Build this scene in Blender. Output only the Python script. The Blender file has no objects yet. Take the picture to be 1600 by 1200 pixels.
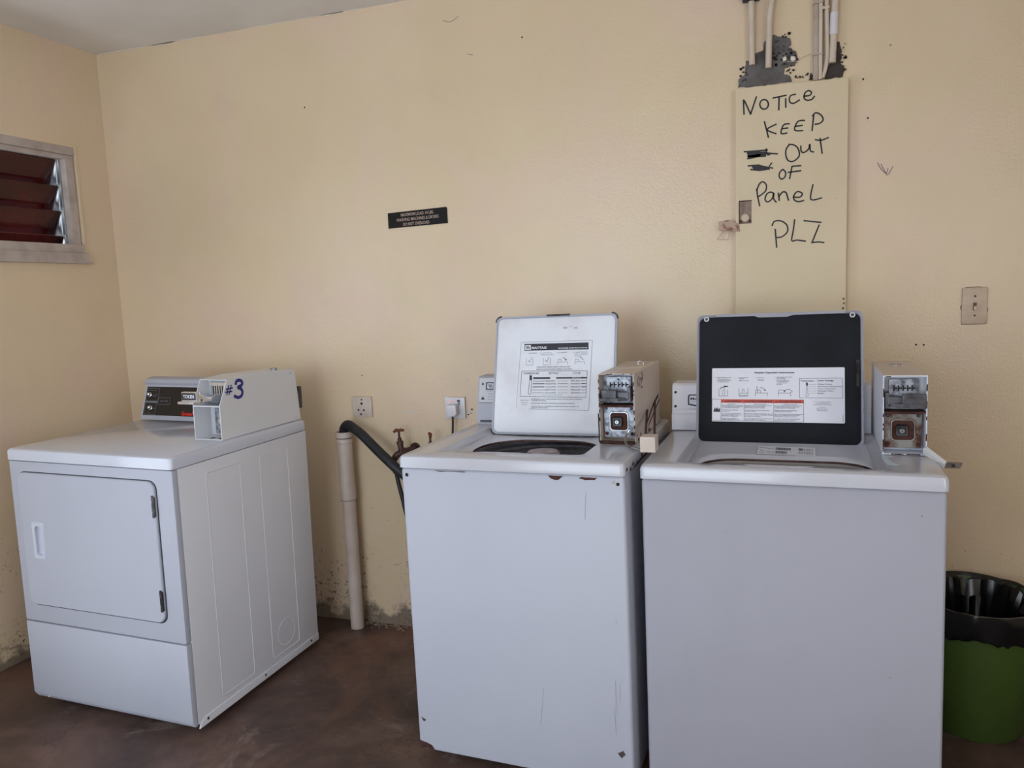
import bpy, bmesh, math, random
from math import sin, cos, pi, radians
from mathutils import Vector, Matrix, Euler, noise
random.seed(7)
S = bpy.context.scene
COL = S.collection
# ------------------------------------------------------------------ camera
F_PX = 1186.57
cam_d = bpy.data.cameras.new('camera'); cam = bpy.data.objects.new('camera', cam_d); COL.objects.link(cam)
cam_d.sensor_width = 36.0; cam_d.sensor_fit = 'HORIZONTAL'; cam_d.lens = F_PX / 1600 * 36
yaw, pitch, roll = 0.3224, -0.1179, -0.0402
fwd = Vector((-sin(yaw) * cos(pitch), cos(yaw) * cos(pitch), sin(pitch)))
rt = Vector((cos(yaw), sin(yaw), 0)); up = rt.cross(fwd)
r2 = rt * cos(roll) + up * sin(roll); u2 = -rt * sin(roll) + up * cos(roll)
M = Matrix((r2, u2, -fwd)).transposed().to_4x4(); M.translation = Vector((2.7469, -2.7163, 1.3532))
cam.matrix_world = M; cam_d.clip_start = 0.05
S.camera = cam
# ------------------------------------------------------------------ light
S.view_settings.view_transform = 'Standard'; S.view_settings.look = 'None'
S.view_settings.gamma = 1; S.view_settings.use_curve_mapping = False
S.view_settings.exposure = 0.0
w = bpy.data.worlds.new('World'); S.world = w; w.use_nodes = True
bg = w.node_tree.nodes['Background']; bg.inputs[0].default_value = (0.80, 0.90, 1.0, 1); bg.inputs[1].default_value = 3.2
def area(name, loc, rot, sx, sy, power, col):
    l = bpy.data.lights.new(name, 'AREA'); l.shape = 'RECTANGLE'; l.size = sx; l.size_y = sy; l.energy = power; l.color = col
    o = bpy.data.objects.new(name, l); COL.objects.link(o); o.location = loc; o.rotation_euler = rot; return o

area('daylight_door', (-.12, -2.65, 1.03), (0, radians(-90), 0), 1.95, 1.5, 5.5, (0.72, 0.85, 1.0))
area('daylight_rear_opening', (1.5, -4.68, 1.23), (radians(90), 0, 0), 1.9, 1.8, 28, (0.76, 0.88, 1.0))  # unseen opening behind the camera, its height and width shaped for the light
area('added_side_fill', (4.27, -3.1, 1.45), (0, radians(90), 0), 1.25, 1.55, 22, (0.90, 0.94, 1.0))  # added fill from the right, brightens the dryer side and left wall

REAR_OPENING = (0.5, 2.5, 0.3, 2.15)
DATA = {"pen": [[[2.6849, 1.9513], [2.6864, 1.9057]], [[2.6878, 1.9489], [2.7072, 1.9038]], [[2.7072, 1.9047], [2.7251, 1.9567]], [[2.762, 1.9287], [2.7603, 1.9214], [2.7555, 1.9165], [2.7489, 1.9152], [2.7423, 1.9179], [2.7375, 1.924], [2.7358, 1.9317], [2.7376, 1.939], [2.7424, 1.944], [2.7489, 1.9452], [2.7555, 1.9425], [2.7603, 1.9364], [2.762, 1.9287]], [[2.7763, 1.9471], [2.816, 1.9508]], [[2.7946, 1.9479], [2.7938, 1.9077]], [[2.8148, 1.9406], [2.8149, 1.9137]], [[2.8437, 1.9504], [2.8309, 1.949], [2.8257, 1.9393], [2.8281, 1.9275], [2.839, 1.9234], [2.8561, 1.9317]], [[2.8688, 1.9418], [2.8867, 1.9426], [2.8914, 1.9514], [2.8826, 1.9573], [2.872, 1.9504], [2.87, 1.9363], [2.8788, 1.9283], [2.8927, 1.9296], [2.9005, 1.9381]], [[2.7497, 1.8762], [2.7559, 1.8512], [2.762, 1.8253]], [[2.7853, 1.864], [2.7579, 1.8501], [2.7854, 1.8343]], [[2.8259, 1.8614], [2.8081, 1.8591], [2.8008, 1.834], [2.8187, 1.833]], [[2.8041, 1.8479], [2.8211, 1.8486]], [[2.8716, 1.8669], [2.8512, 1.8654], [2.8421, 1.8402], [2.8662, 1.8356]], [[2.8452, 1.8511], [2.8653, 1.8523]], [[2.8989, 1.8797], [2.8941, 1.8328]], [[2.895, 1.878], [2.9028, 1.8862], [2.9127, 1.8843], [2.9226, 1.875], [2.9266, 1.8623], [2.9169, 1.8531], [2.9031, 1.8516]], [[2.8261, 1.7967], [2.8164, 1.7822], [2.8156, 1.7634], [2.8213, 1.7481], [2.8335, 1.742], [2.8477, 1.7478], [2.8569, 1.7616], [2.8515, 1.783], [2.8394, 1.7938], [2.8261, 1.7967]], [[2.8608, 1.7884], [2.8616, 1.7737], [2.8677, 1.7669], [2.8785, 1.7713], [2.8856, 1.7797], [2.8875, 1.792], [2.8897, 1.771], [2.8996, 1.7659]], [[2.9042, 1.8036], [2.9212, 1.8003], [2.9428, 1.8064]], [[2.918, 1.8064], [2.9247, 1.7594]], [[2.8051, 1.7194], [2.7972, 1.711], [2.7954, 1.6974], [2.803, 1.689], [2.8131, 1.6959], [2.8148, 1.7095], [2.8073, 1.7193]], [[2.8346, 1.7269], [2.8272, 1.6888]], [[2.8346, 1.7269], [2.8612, 1.7268]], [[2.8228, 1.7088], [2.8612, 1.7109]], [[2.7257, 1.664], [2.7284, 1.6406], [2.7346, 1.6085]], [[2.7257, 1.6593], [2.7338, 1.6795], [2.7451, 1.6855], [2.7554, 1.6745], [2.754, 1.6571], [2.7428, 1.6464], [2.7293, 1.6382]], [[2.7786, 1.6459], [2.7675, 1.6505], [2.7554, 1.6431], [2.7518, 1.6272], [2.7607, 1.6195], [2.7742, 1.6301], [2.7786, 1.6459], [2.7777, 1.6298], [2.7862, 1.6167]], [[2.7929, 1.6457], [2.7956, 1.6216]], [[2.7942, 1.6332], [2.8053, 1.6475], [2.8163, 1.6453], [2.8208, 1.6311], [2.8243, 1.6203]], [[2.8384, 1.6298], [2.8581, 1.6274], [2.8659, 1.6382], [2.8515, 1.6457], [2.8406, 1.6342], [2.8415, 1.6204], [2.8538, 1.6135], [2.8704, 1.6159]], [[2.8979, 1.6638], [2.8917, 1.618], [2.9241, 1.62]], [[2.7832, 1.5297], [2.7854, 1.5015], [2.7877, 1.471]], [[2.7733, 1.542], [2.7809, 1.5554], [2.801, 1.5555], [2.8188, 1.5413], [2.8211, 1.5203], [2.8055, 1.505], [2.7886, 1.5023]], [[2.843, 1.5568], [2.8388, 1.5215], [2.8344, 1.4902], [2.8499, 1.4907], [2.8763, 1.4858]], [[2.8716, 1.5516], [2.9229, 1.5427]], [[2.9173, 1.5348], [2.896, 1.4801]], [[2.896, 1.4801], [2.9156, 1.4808], [2.932, 1.478]]], "scrib": [[[2.6867, 1.7866], [2.7161, 1.7857], [2.7586, 1.7853]], [[2.697, 1.7635], [2.716, 1.7655], [2.7317, 1.7686]], [[2.7554, 1.7893], [2.7537, 1.7767], [2.7896, 1.7705]], [[2.6988, 1.7403], [2.7339, 1.7399]], [[2.7719, 1.743], [2.763, 1.7309], [2.775, 1.7267]], [[2.7069, 1.728], [2.7294, 1.7238]]], "blob": [[[2.6958, 1.783], [2.7563, 1.7791], [2.7528, 1.7685], [2.6989, 1.7698]], [[2.6989, 1.7717], [2.7385, 1.7735], [2.734, 1.7666], [2.7007, 1.7651]], [[2.7541, 1.7775], [2.7741, 1.7729], [2.7608, 1.7687]], [[2.7092, 1.7385], [2.7294, 1.7385], [2.763, 1.7309], [2.7661, 1.7252], [2.7339, 1.7243], [2.7159, 1.7296]]], "hash": [[[0.2994, 1.0938], [0.2877, 1.0645]], [[0.3121, 1.094], [0.2988, 1.0643]], [[0.2861, 1.0835], [0.3177, 1.0837]], [[0.2821, 1.0738], [0.3135, 1.0726]]], "three": [[0.3349, 1.0958], [0.3396, 1.1038], [0.3506, 1.1061], [0.3637, 1.1019], [0.3678, 1.093], [0.36, 1.0861], [0.3442, 1.0823], [0.3596, 1.0751], [0.3653, 1.063], [0.3582, 1.0508], [0.3405, 1.0481], [0.3252, 1.0547]], "two": [[[0.2867, 1.0976], [0.2781, 1.084], [0.2807, 1.0715]], [[0.3053, 1.093], [0.2958, 1.0819], [0.302, 1.07]], [[0.3335, 1.1046], [0.3456, 1.0908], [0.3262, 1.0781], [0.3188, 1.0667], [0.3367, 1.0614]], [[0.3159, 1.0868], [0.3476, 1.088]]], "patchA": [[2.6663, 2.0004], [2.6706, 2.0232], [2.6875, 2.038], [2.6939, 2.0771], [2.7064, 2.0797], [2.7148, 2.0995], [2.7293, 2.1017], [2.7479, 2.1076], [2.7499, 2.1301], [2.7602, 2.137], [2.7806, 2.1499], [2.7969, 2.1402], [2.8292, 2.1316], [2.8341, 2.1105], [2.8253, 2.1014], [2.8455, 2.0884], [2.8496, 2.0673], [2.8416, 2.0478], [2.8133, 2.0431], [2.8093, 2.0229], [2.8296, 2.0162], [2.8345, 1.999], [2.7725, 1.9974], [2.7187, 1.9971]], "patchB": [[2.888, 1.9946], [2.8899, 2.012], [2.9098, 2.0104], [2.9296, 2.0038], [2.9412, 2.031], [2.9489, 2.0463], [2.9624, 2.0689], [2.9621, 2.0992], [2.9777, 2.0991], [2.9818, 2.0744], [2.9783, 2.0344], [2.9921, 2.0124], [2.9845, 1.995], [2.9494, 1.9932]], "stains": []}
# ------------------------------------------------------------------ materials
def lin(c):
    c = c.lstrip('#'); v = [int(c[i:i+2], 16) / 255 for i in (0, 2, 4)]
    return tuple(x / 12.92 if x <= .04045 else ((x + .055) / 1.055) ** 2.4 for x in v) + (1,)
class NT:
    def __init__(s, name):
        s.m = bpy.data.materials.new(name); s.m.use_nodes = True; s.n = s.m.node_tree.nodes; s.l = s.m.node_tree.links
        s.b = s.n['Principled BSDF']; s.tc = s.n.new('ShaderNodeTexCoord')
    def link(s, a, b): s.l.new(a, b)
    def noise(s, scale, detail=4, rough=.55, dist=0, vec=None, coord='Object'):
        t = s.n.new('ShaderNodeTexNoise'); t.inputs['Scale'].default_value = scale; t.inputs['Detail'].default_value = detail
        t.inputs['Roughness'].default_value = rough; t.inputs['Distortion'].default_value = dist
        s.link(vec or s.tc.outputs[coord], t.inputs['Vector']); return t.outputs['Fac']
    def ramp(s, fac, stops, interp='LINEAR'):
        r = s.n.new('ShaderNodeValToRGB'); r.color_ramp.interpolation = interp
        e = r.color_ramp.elements
        while len(e) < len(stops): e.new(.5)
        for k, (p, c) in enumerate(stops):
            e[k].position = p; e[k].color = c if len(c) == 4 else c + (1,)
        s.link(fac, r.inputs[0]); return r.outputs[0]
    def mask(s, fac, a, b): return s.ramp(fac, [(a, (0, 0, 0)), (b, (1, 1, 1))])
    def mix(s, fac, a, b):
        x = s.n.new('ShaderNodeMix'); x.data_type = 'RGBA'
        for k, v in ((0, fac), (6, a), (7, b)):
            if hasattr(v, 'is_output'): s.link(v, x.inputs[k])
            else: x.inputs[k].default_value = v
        return x.outputs[2]
    def math(s, op, a, b=0.0, clamp=False):
        x = s.n.new('ShaderNodeMath'); x.operation = op; x.use_clamp = clamp
        for k, v in ((0, a), (1, b)):
            if hasattr(v, 'is_output'): s.link(v, x.inputs[k])
            else: x.inputs[k].default_value = v
        return x.outputs[0]
    def sep(s, coord='Object'):
        x = s.n.new('ShaderNodeSeparateXYZ'); s.link(s.tc.outputs[coord], x.inputs[0]); return x.outputs
    def mapping(s, scale):
        x = s.n.new('ShaderNodeMapping'); x.inputs['Scale'].default_value = scale; s.link(s.tc.outputs['Object'], x.inputs[0]); return x.outputs[0]
    def bump(s, h, strength=.2, dist=.002):
        b = s.n.new('ShaderNodeBump'); b.inputs['Strength'].default_value = strength; b.inputs['Distance'].default_value = dist
        s.link(h, b.inputs['Height']); s.link(b.outputs[0], s.b.inputs['Normal'])
    def col(s, c):
        if hasattr(c, 'is_output'): s.link(c, s.b.inputs['Base Color'])
        else: s.b.inputs['Base Color'].default_value = c
    def rough(s, c):
        if hasattr(c, 'is_output'): s.link(c, s.b.inputs['Roughness'])
        else: s.b.inputs['Roughness'].default_value = c
def simple(name, c, rough=.5, metal=0, c2=None, ns=12, amt=(.4, .7), coat=0, bump=0, spec=.5):
    t = NT(name); base = lin(c)
    if c2: base = t.mix(t.mask(t.noise(ns), *amt), base, lin(c2))
    t.col(base); t.rough(rough); t.b.inputs['Metallic'].default_value = metal; t.b.inputs['Coat Weight'].default_value = coat; t.b.inputs['Specular IOR Level'].default_value = spec
    if bump: t.bump(t.noise(ns * 6), bump)
    return t.m
WR = .255
def wall_mat(name, dirt=True, seed=0):
    t = NT(name)
    c = t.mix(t.mask(t.noise(1.3, 5), .38, .66), lin(WALL1), lin(WALL2))
    c = t.mix(t.math('MULTIPLY', t.mask(t.noise(2.1, 6, .6, .5), .48, .72), .7), c, lin(WALL3))
    c = t.mix(t.math('MULTIPLY', t.mask(t.noise(4, 5, .6), .55, .85), .10), c, lin('#8c7c66'))
    # dust specks
    v = t.n.new('ShaderNodeTexVoronoi'); v.inputs['Scale'].default_value = 2.2; v.inputs['Randomness'].default_value = 1; t.link(t.tc.outputs['Object'], v.inputs['Vector'])
    c = t.mix(t.mask(v.outputs['Distance'], .006, .010), lin('#8a7a66'), c)
    if dirt:   # flaking speckled paint and grime low on the wall
        z = t.sep()[2]
        low = t.math('SUBTRACT', 1, t.math('DIVIDE', z, .62), True)
        n = t.noise(55, 5, .7)
        m = t.mask(t.math('ADD', n, t.math('MULTIPLY', low, .13)), .66, .70)
        m = t.math('MULTIPLY', m, t.mask(low, .05, .2))
        m = t.math('MULTIPLY', m, t.mask(t.noise(3.1, 4), .45, .58))
        c = t.mix(m, c, lin('#4a4240'))
        foot = t.math('SUBTRACT', 1, t.math('DIVIDE', z, .12), True)
        m2 = t.mask(t.math('ADD', t.noise(14, 5), t.math('MULTIPLY', foot, .35)), .6, .75); m2 = t.math('MULTIPLY', m2, t.mask(foot, .05, .3))
        c = t.mix(t.math('MULTIPLY', m2, .75), c, lin('#554b46'))
        h = t.math('SUBTRACT', t.noise(120, 3), m)
    else: h = t.noise(120, 3)
    t.col(c); t.rough(t.math('ADD', WR, t.math('MULTIPLY', t.noise(3), .12))); t.bump(t.math('ADD', h, t.math('MULTIPLY', t.noise(6, 3), 3)), .25, .003)
    return t.m
WALL1, WALL2, WALL3 = '#ddc8aa', '#d6c1a0', '#dcc0b1'
m_wall = wall_mat('cream_wall_paint'); m_wall2 = wall_mat('cream_wall_paint_side')
m_panel = simple('cream_panel_paint', '#d6c4a5', .45, c2='#d0bd9d', ns=4)
m_ceil = simple('ceiling_white_paint', '#ebe7e3', .8, c2='#dfdad4', ns=2)
m_caulk = simple('white_filler', '#ddd3c2', .6)
def floor_mat():
    t = NT('stained_brown_concrete')
    c = t.mix(t.mask(t.noise(2.2, 8, .65, .8), .35, .65), lin('#3a2c29'), lin('#6b5248'))
    c = t.mix(t.mask(t.noise(1.7, 7, .7, 1.2), .5, .7), c, lin('#30252a' if 0 else '#332725'))
    c = t.mix(t.math('MULTIPLY', t.mask(t.noise(4.5, 9, .75, .7), .57, .66), .55), c, lin('#85766e'))
    c = t.mix(t.math('MULTIPLY', t.mask(t.noise(28, 6, .7), .62, .72), .5), c, lin('#2f2622'))
    v = t.n.new('ShaderNodeTexVoronoi'); v.feature = 'DISTANCE_TO_EDGE'; v.inputs['Scale'].default_value = 1.4
    nz = t.n.new('ShaderNodeTexNoise'); nz.inputs['Scale'].default_value = 3; nz.inputs['Detail'].default_value = 6; t.link(t.tc.outputs['Object'], nz.inputs['Vector'])
    va = t.n.new('ShaderNodeVectorMath'); va.operation = 'ADD'; t.link(t.tc.outputs['Object'], va.inputs[0]); t.link(nz.outputs['Color'], va.inputs[1]); t.link(va.outputs[0], v.inputs['Vector'])
    c = t.mix(t.math('MULTIPLY', t.mask(t.noise(1.1, 7, .6, .6), .56, .70), .6), c, lin('#7d5643'))
    cr = t.mask(v.outputs['Distance'], .002, .006); c = t.mix(t.math('MULTIPLY', t.math('SUBTRACT', 1, cr), .5), c, lin('#2a211d'))
    t.col(c); t.rough(t.math('ADD', .32, t.math('MULTIPLY', t.noise(4, 6), .35))); t.bump(t.math('ADD', t.noise(30, 6), t.math('MULTIPLY', cr, .6)), .25, .003)
    return t.m
m_floor = floor_mat()
COATW = {'white_porcelain_deck': .4, 'glossy_dryer_top': .5}
def enamel(name, c, c2, rough=.28, amt=(.45, .75), ns=3):
    t = NT(name); k = t.mix(t.math('MULTIPLY', t.mask(t.noise(ns, 5), *amt), .6), lin(c), lin(c2))
    t.col(k); t.rough(rough); t.b.inputs['Coat Weight'].default_value = COATW.get(name, 0); t.b.inputs['Coat Roughness'].default_value = .15; t.b.inputs['Specular IOR Level'].default_value = .4
    t.bump(t.noise(450, 2), .06, .0006); return t.m
m_white = enamel('white_enamel', '#b2b4c0', '#abadbb', .48)  # white of the fronts, darkened to offset the daylight falling on them
m_white_b = enamel('white_enamel_shaded', '#9f9ea8', '#9896a0', .6)  # right washer's white, its colour darkened for the shade on its front
m_side = enamel('white_side_enamel', '#dadae0', '#d3d3d9', .4)  # same white kept lighter, as less light falls on the dryer side
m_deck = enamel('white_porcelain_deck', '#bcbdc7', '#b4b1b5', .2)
m_lidw = enamel('white_lid_inside', '#dfe2ea', '#cbc4cb', .3, (.5, .7), 6)
m_yel = enamel('yellowed_enamel', '#c9bcb2', '#bcaa9b', .4, (.4, .7), 6)
m_boxw = enamel('coin_box_white', '#d9d9dc', '#d2d2d6', .35)
m_black = simple('black_lid_plastic', '#15161c', .75, c2='#1d1f27', ns=6, bump=.05, spec=.25)
m_steel = simple('brushed_steel', '#b9bcc0', .25, 1, c2='#8f9296', ns=30)
m_dsteel = simple('dull_dark_steel', '#5c5b60', .42, .85, c2='#2e2b2d', ns=28)
m_galv = simple('spotted_galvanised_steel', '#a2a6b0', .42, .7, c2='#65666c', ns=60, amt=(.42, .62))
m_chrome = simple('chrome', '#e5e8ee', .1, 1)
m_rust = simple('rust', '#4c281d', .85, c2='#291612', ns=60, bump=.5)
m_rustplate = simple('rusty_plate', '#8c8781', .6, .4, c2='#54301f', ns=22, amt=(.45, .6), bump=.3)
m_dark = simple('dark_gap', '#0b0b0d', .7)
m_blackp = simple('black_printed_panel', '#0c0e16', .2, coat=.3)
m_hose = simple('black_rubber', '#15161b', .5, c2='#22242c', ns=20)
m_pipe = simple('dusty_pvc', '#cbbcb2', .45, c2='#b9a596', ns=7)
m_conduit = simple('cream_painted_conduit', '#cdbfae', .5, c2='#c2ad9a', ns=9)
m_trunk = simple('grey_cream_trunking', '#b5a698', .6, c2='#a08d80', ns=12)
m_brass = simple('tarnished_brass', '#5f4a44', .55, .6, c2='#3a2724', ns=40, bump=.3)
m_rusth = simple('rusty_tap_handle', '#7a4630', .7, .3, c2='#4e2a20', ns=50)
m_wood = simple('painted_window_wood', '#b9aca4', .6, c2='#a3958d', ns=14)
m_alu = simple('aluminium', '#b8babd', .35, .8, c2='#8b8d90', ns=30)
m_mortar = simple('grey_mortar', '#6b6666', .9, c2='#4c4746', ns=14, bump=.5)
m_mortard = simple('dark_mortar', '#463f3b', .95, c2='#332d2a', ns=30, bump=.6)
m_socket = simple('yellowed_socket_plastic', '#cdbfb4', .4, c2='#c0ae9f', ns=25)
m_socketw = simple('white_socket_plastic', '#d6d2d8', .3)
m_switch = simple('painted_switch_plate', '#cbb5a0', .45, c2='#b5a08c', ns=20)
m_ink = simple('black_marker_ink', '#121117', .5)
m_blue = simple('blue_marker_ink', '#23287c', .5)
m_purple = simple('faded_purple_marker', '#6d5a72', .6)
m_signbk = simple('black_sign_plastic', '#120e0c', .6, spec=.25)
m_signtx = simple('engraved_pale_text', '#b59e93', .6)
m_paper = simple('white_sticker', '#dcdbe4', .45)
m_paperg = simple('grey_sticker', '#c9c9cf', .45)
m_print = simple('dark_print', '#23252f', .5)
m_grey = simple('grey_print', '#777a85', .5)
m_redp = simple('red_orange_print', '#c2452f', .5)
m_red = simple('red_lettering', '#e8261c', .4)
m_green = simple('dark_green_plastic', '#40551f', .5, c2='#394c1c', ns=5)
m_bag = simple('black_plastic_film', '#0d0d10', .22)
m_tub = simple('grey_tub_plastic', '#8d8987', .5, c2='#7c7877', ns=9)
m_bask = simple('tub_steel', '#b4b2b8', .45, .3, c2='#8d8689', ns=16)
m_agit = simple('agitator_plastic', '#9d9296', .45, c2='#6b5556', ns=14)
m_stain = simple('pale_blue_detergent_residue', '#bccbd9', .5)
def slat_mat():
    t = NT('dark_red_tinted_glass'); t.col(t.mix(t.mask(t.noise(3, 4), .4, .65), lin('#4c1112'), lin('#1e0708')))
    t.rough(.12); t.b.inputs['Transmission Weight'].default_value = .12; return t.m
m_slat = slat_mat()
m_slatedge = simple('lit_glass_edge', '#b5605a', .3)  # pink stands in for daylight catching the lower edges of the blades
tl = NT('neon_indicator'); tl.col(lin('#ff5030')); tl.b.inputs['Emission Color'].default_value = lin('#ff6a50'); tl.b.inputs['Emission Strength'].default_value = 1.0; m_neon = tl.m
# ------------------------------------------------------------------ object helpers
def obj(name, bm, mats, parent=None, smooth=True, angle=35):
    me = bpy.data.meshes.new(name)
    bmesh.ops.recalc_face_normals(bm, faces=bm.faces[:]); bm.to_mesh(me); bm.free()
    for m in (mats if isinstance(mats, (list, tuple)) else [mats]): me.materials.append(m)
    o = bpy.data.objects.new(name, me); COL.objects.link(o)
    if smooth:
        me.polygons.foreach_set('use_smooth', [True] * len(me.polygons)); me.set_sharp_from_angle(angle=radians(angle))
    if parent: o.parent = parent
    return o
def empty(name, loc, rot=(0, 0, 0)):
    o = bpy.data.objects.new(name, None); COL.objects.link(o); o.location = loc; o.rotation_euler = rot; o.empty_display_size = .1; return o
def tag(o, label, cat, group=None):
    o['label'] = label; o['category'] = cat
    if group: o['group'] = group
    return o
def struct(o): o['kind'] = 'structure'; return o
def B(): return bmesh.new()
def box(bm, x0, x1, y0, y1, z0, z1, bev=0, seg=2, mi=0, mat=None):
    t = bmesh.new(); bmesh.ops.create_cube(t, size=1)
    bmesh.ops.scale(t, vec=(x1 - x0, y1 - y0, z1 - z0), verts=t.verts)
    bmesh.ops.translate(t, vec=((x0 + x1) / 2, (y0 + y1) / 2, (z0 + z1) / 2), verts=t.verts)
    if bev: bmesh.ops.bevel(t, geom=t.edges[:], offset=bev, segments=seg, affect='EDGES', profile=.6)
    join(bm, t, mi, mat)
def join(bm, t, mi=0, mat=None):
    if mat: bmesh.ops.transform(t, matrix=mat, verts=t.verts)
    vs = [bm.verts.new(v.co) for v in t.verts]; t.verts.index_update()
    for f in t.faces:
        try: g = bm.faces.new([vs[v.index] for v in f.verts]); g.material_index = mi
        except ValueError: pass
    t.free()
def frame_of(d):
    d = d.normalized(); a = Vector((0, 0, 1)) if abs(d.z) < .9 else Vector((1, 0, 0))
    u = d.cross(a).normalized(); return u, d.cross(u).normalized()
def tube(bm, pts, r, n=14, caps=True, mi=0):
    pts = [Vector(p) for p in pts]; rs = r if isinstance(r, (list, tuple)) else [r] * len(pts)
    rings = []; u = None
    for i, p in enumerate(pts):
        d = (pts[min(i + 1, len(pts) - 1)] - pts[max(i - 1, 0)]).normalized()
        if u is None: u, v = frame_of(d)
        else: u = (u - d * u.dot(d)).normalized(); v = d.cross(u)
        rings.append([bm.verts.new(p + (u * cos(2 * pi * k / n) + v * sin(2 * pi * k / n)) * rs[i]) for k in range(n)])
    for a, b in zip(rings, rings[1:]):
        for k in range(n): bm.faces.new((a[k], a[(k + 1) % n], b[(k + 1) % n], b[k])).material_index = mi
    if caps:
        bm.faces.new(rings[0][::-1]).material_index = mi; bm.faces.new(rings[-1]).material_index = mi
def cyl(bm, a, b, r, n=16, mi=0, bev=0):
    a, b = Vector(a), Vector(b)
    if bev:
        d = (b - a).normalized() * bev; tube(bm, [a, a + d * .01, b - d, b], [r, r, r, r - bev], n, True, mi)
    else: tube(bm, [a, b], r, n, True, mi)
def loft(bm, loops, cap0=False, cap1=False, mi=0):
    rs = [[bm.verts.new(p) for p in L] for L in loops]
    for a, b in zip(rs, rs[1:]):
        n = len(a)
        for k in range(n): bm.faces.new((a[k], a[(k + 1) % n], b[(k + 1) % n], b[k])).material_index = mi
    if cap0: bm.faces.new(rs[0][::-1]).material_index = mi
    if cap1: bm.faces.new(rs[-1]).material_index = mi
def rr(x0, x1, y0, y1, r, k=5):   # rounded rectangle, k+1 points a corner, counter-clockwise from lower left
    out = []
    for cx, cy, a0 in ((x0 + r, y0 + r, pi), (x1 - r, y0 + r, 1.5 * pi), (x1 - r, y1 - r, 0), (x0 + r, y1 - r, .5 * pi)):
        for j in range(k + 1):
            a = a0 + j / k * pi / 2; out.append((cx + r * cos(a), cy + r * sin(a)))
    return out
def prism(bm, poly, axis, d0, d1, bev=0, mi=0, mat=None):   # poly in the two other axes, in xyz order
    t = bmesh.new()
    def P(p, d):
        q = list(p); q.insert(axis, d); return q
    a = [t.verts.new(P(p, d0)) for p in poly]; b = [t.verts.new(P(p, d1)) for p in poly]; n = len(poly)
    t.faces.new(a); t.faces.new(b[::-1])
    for k in range(n): t.faces.new((a[k], b[k], b[(k + 1) % n], a[(k + 1) % n]))
    bmesh.ops.recalc_face_normals(t, faces=t.faces[:])
    if bev: bmesh.ops.bevel(t, geom=[e for e in t.edges if e.calc_face_angle(0) > .6], offset=bev, segments=2, affect='EDGES', profile=.6)
    join(bm, t, mi, mat)
def smooth_path(pts, n=5):
    P = [Vector(p) for p in pts]; out = []
    for i in range(len(P) - 1):
        a, b, c, d = P[max(i - 1, 0)], P[i], P[i + 1], P[min(i + 2, len(P) - 1)]
        for k in range(n):
            t = k / n; out.append(.5 * ((2 * b) + (c - a) * t + (2 * a - 5 * b + 4 * c - d) * t * t + (3 * b - 3 * c + d - a) * t ** 3))
    return out + [P[-1]]
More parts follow.
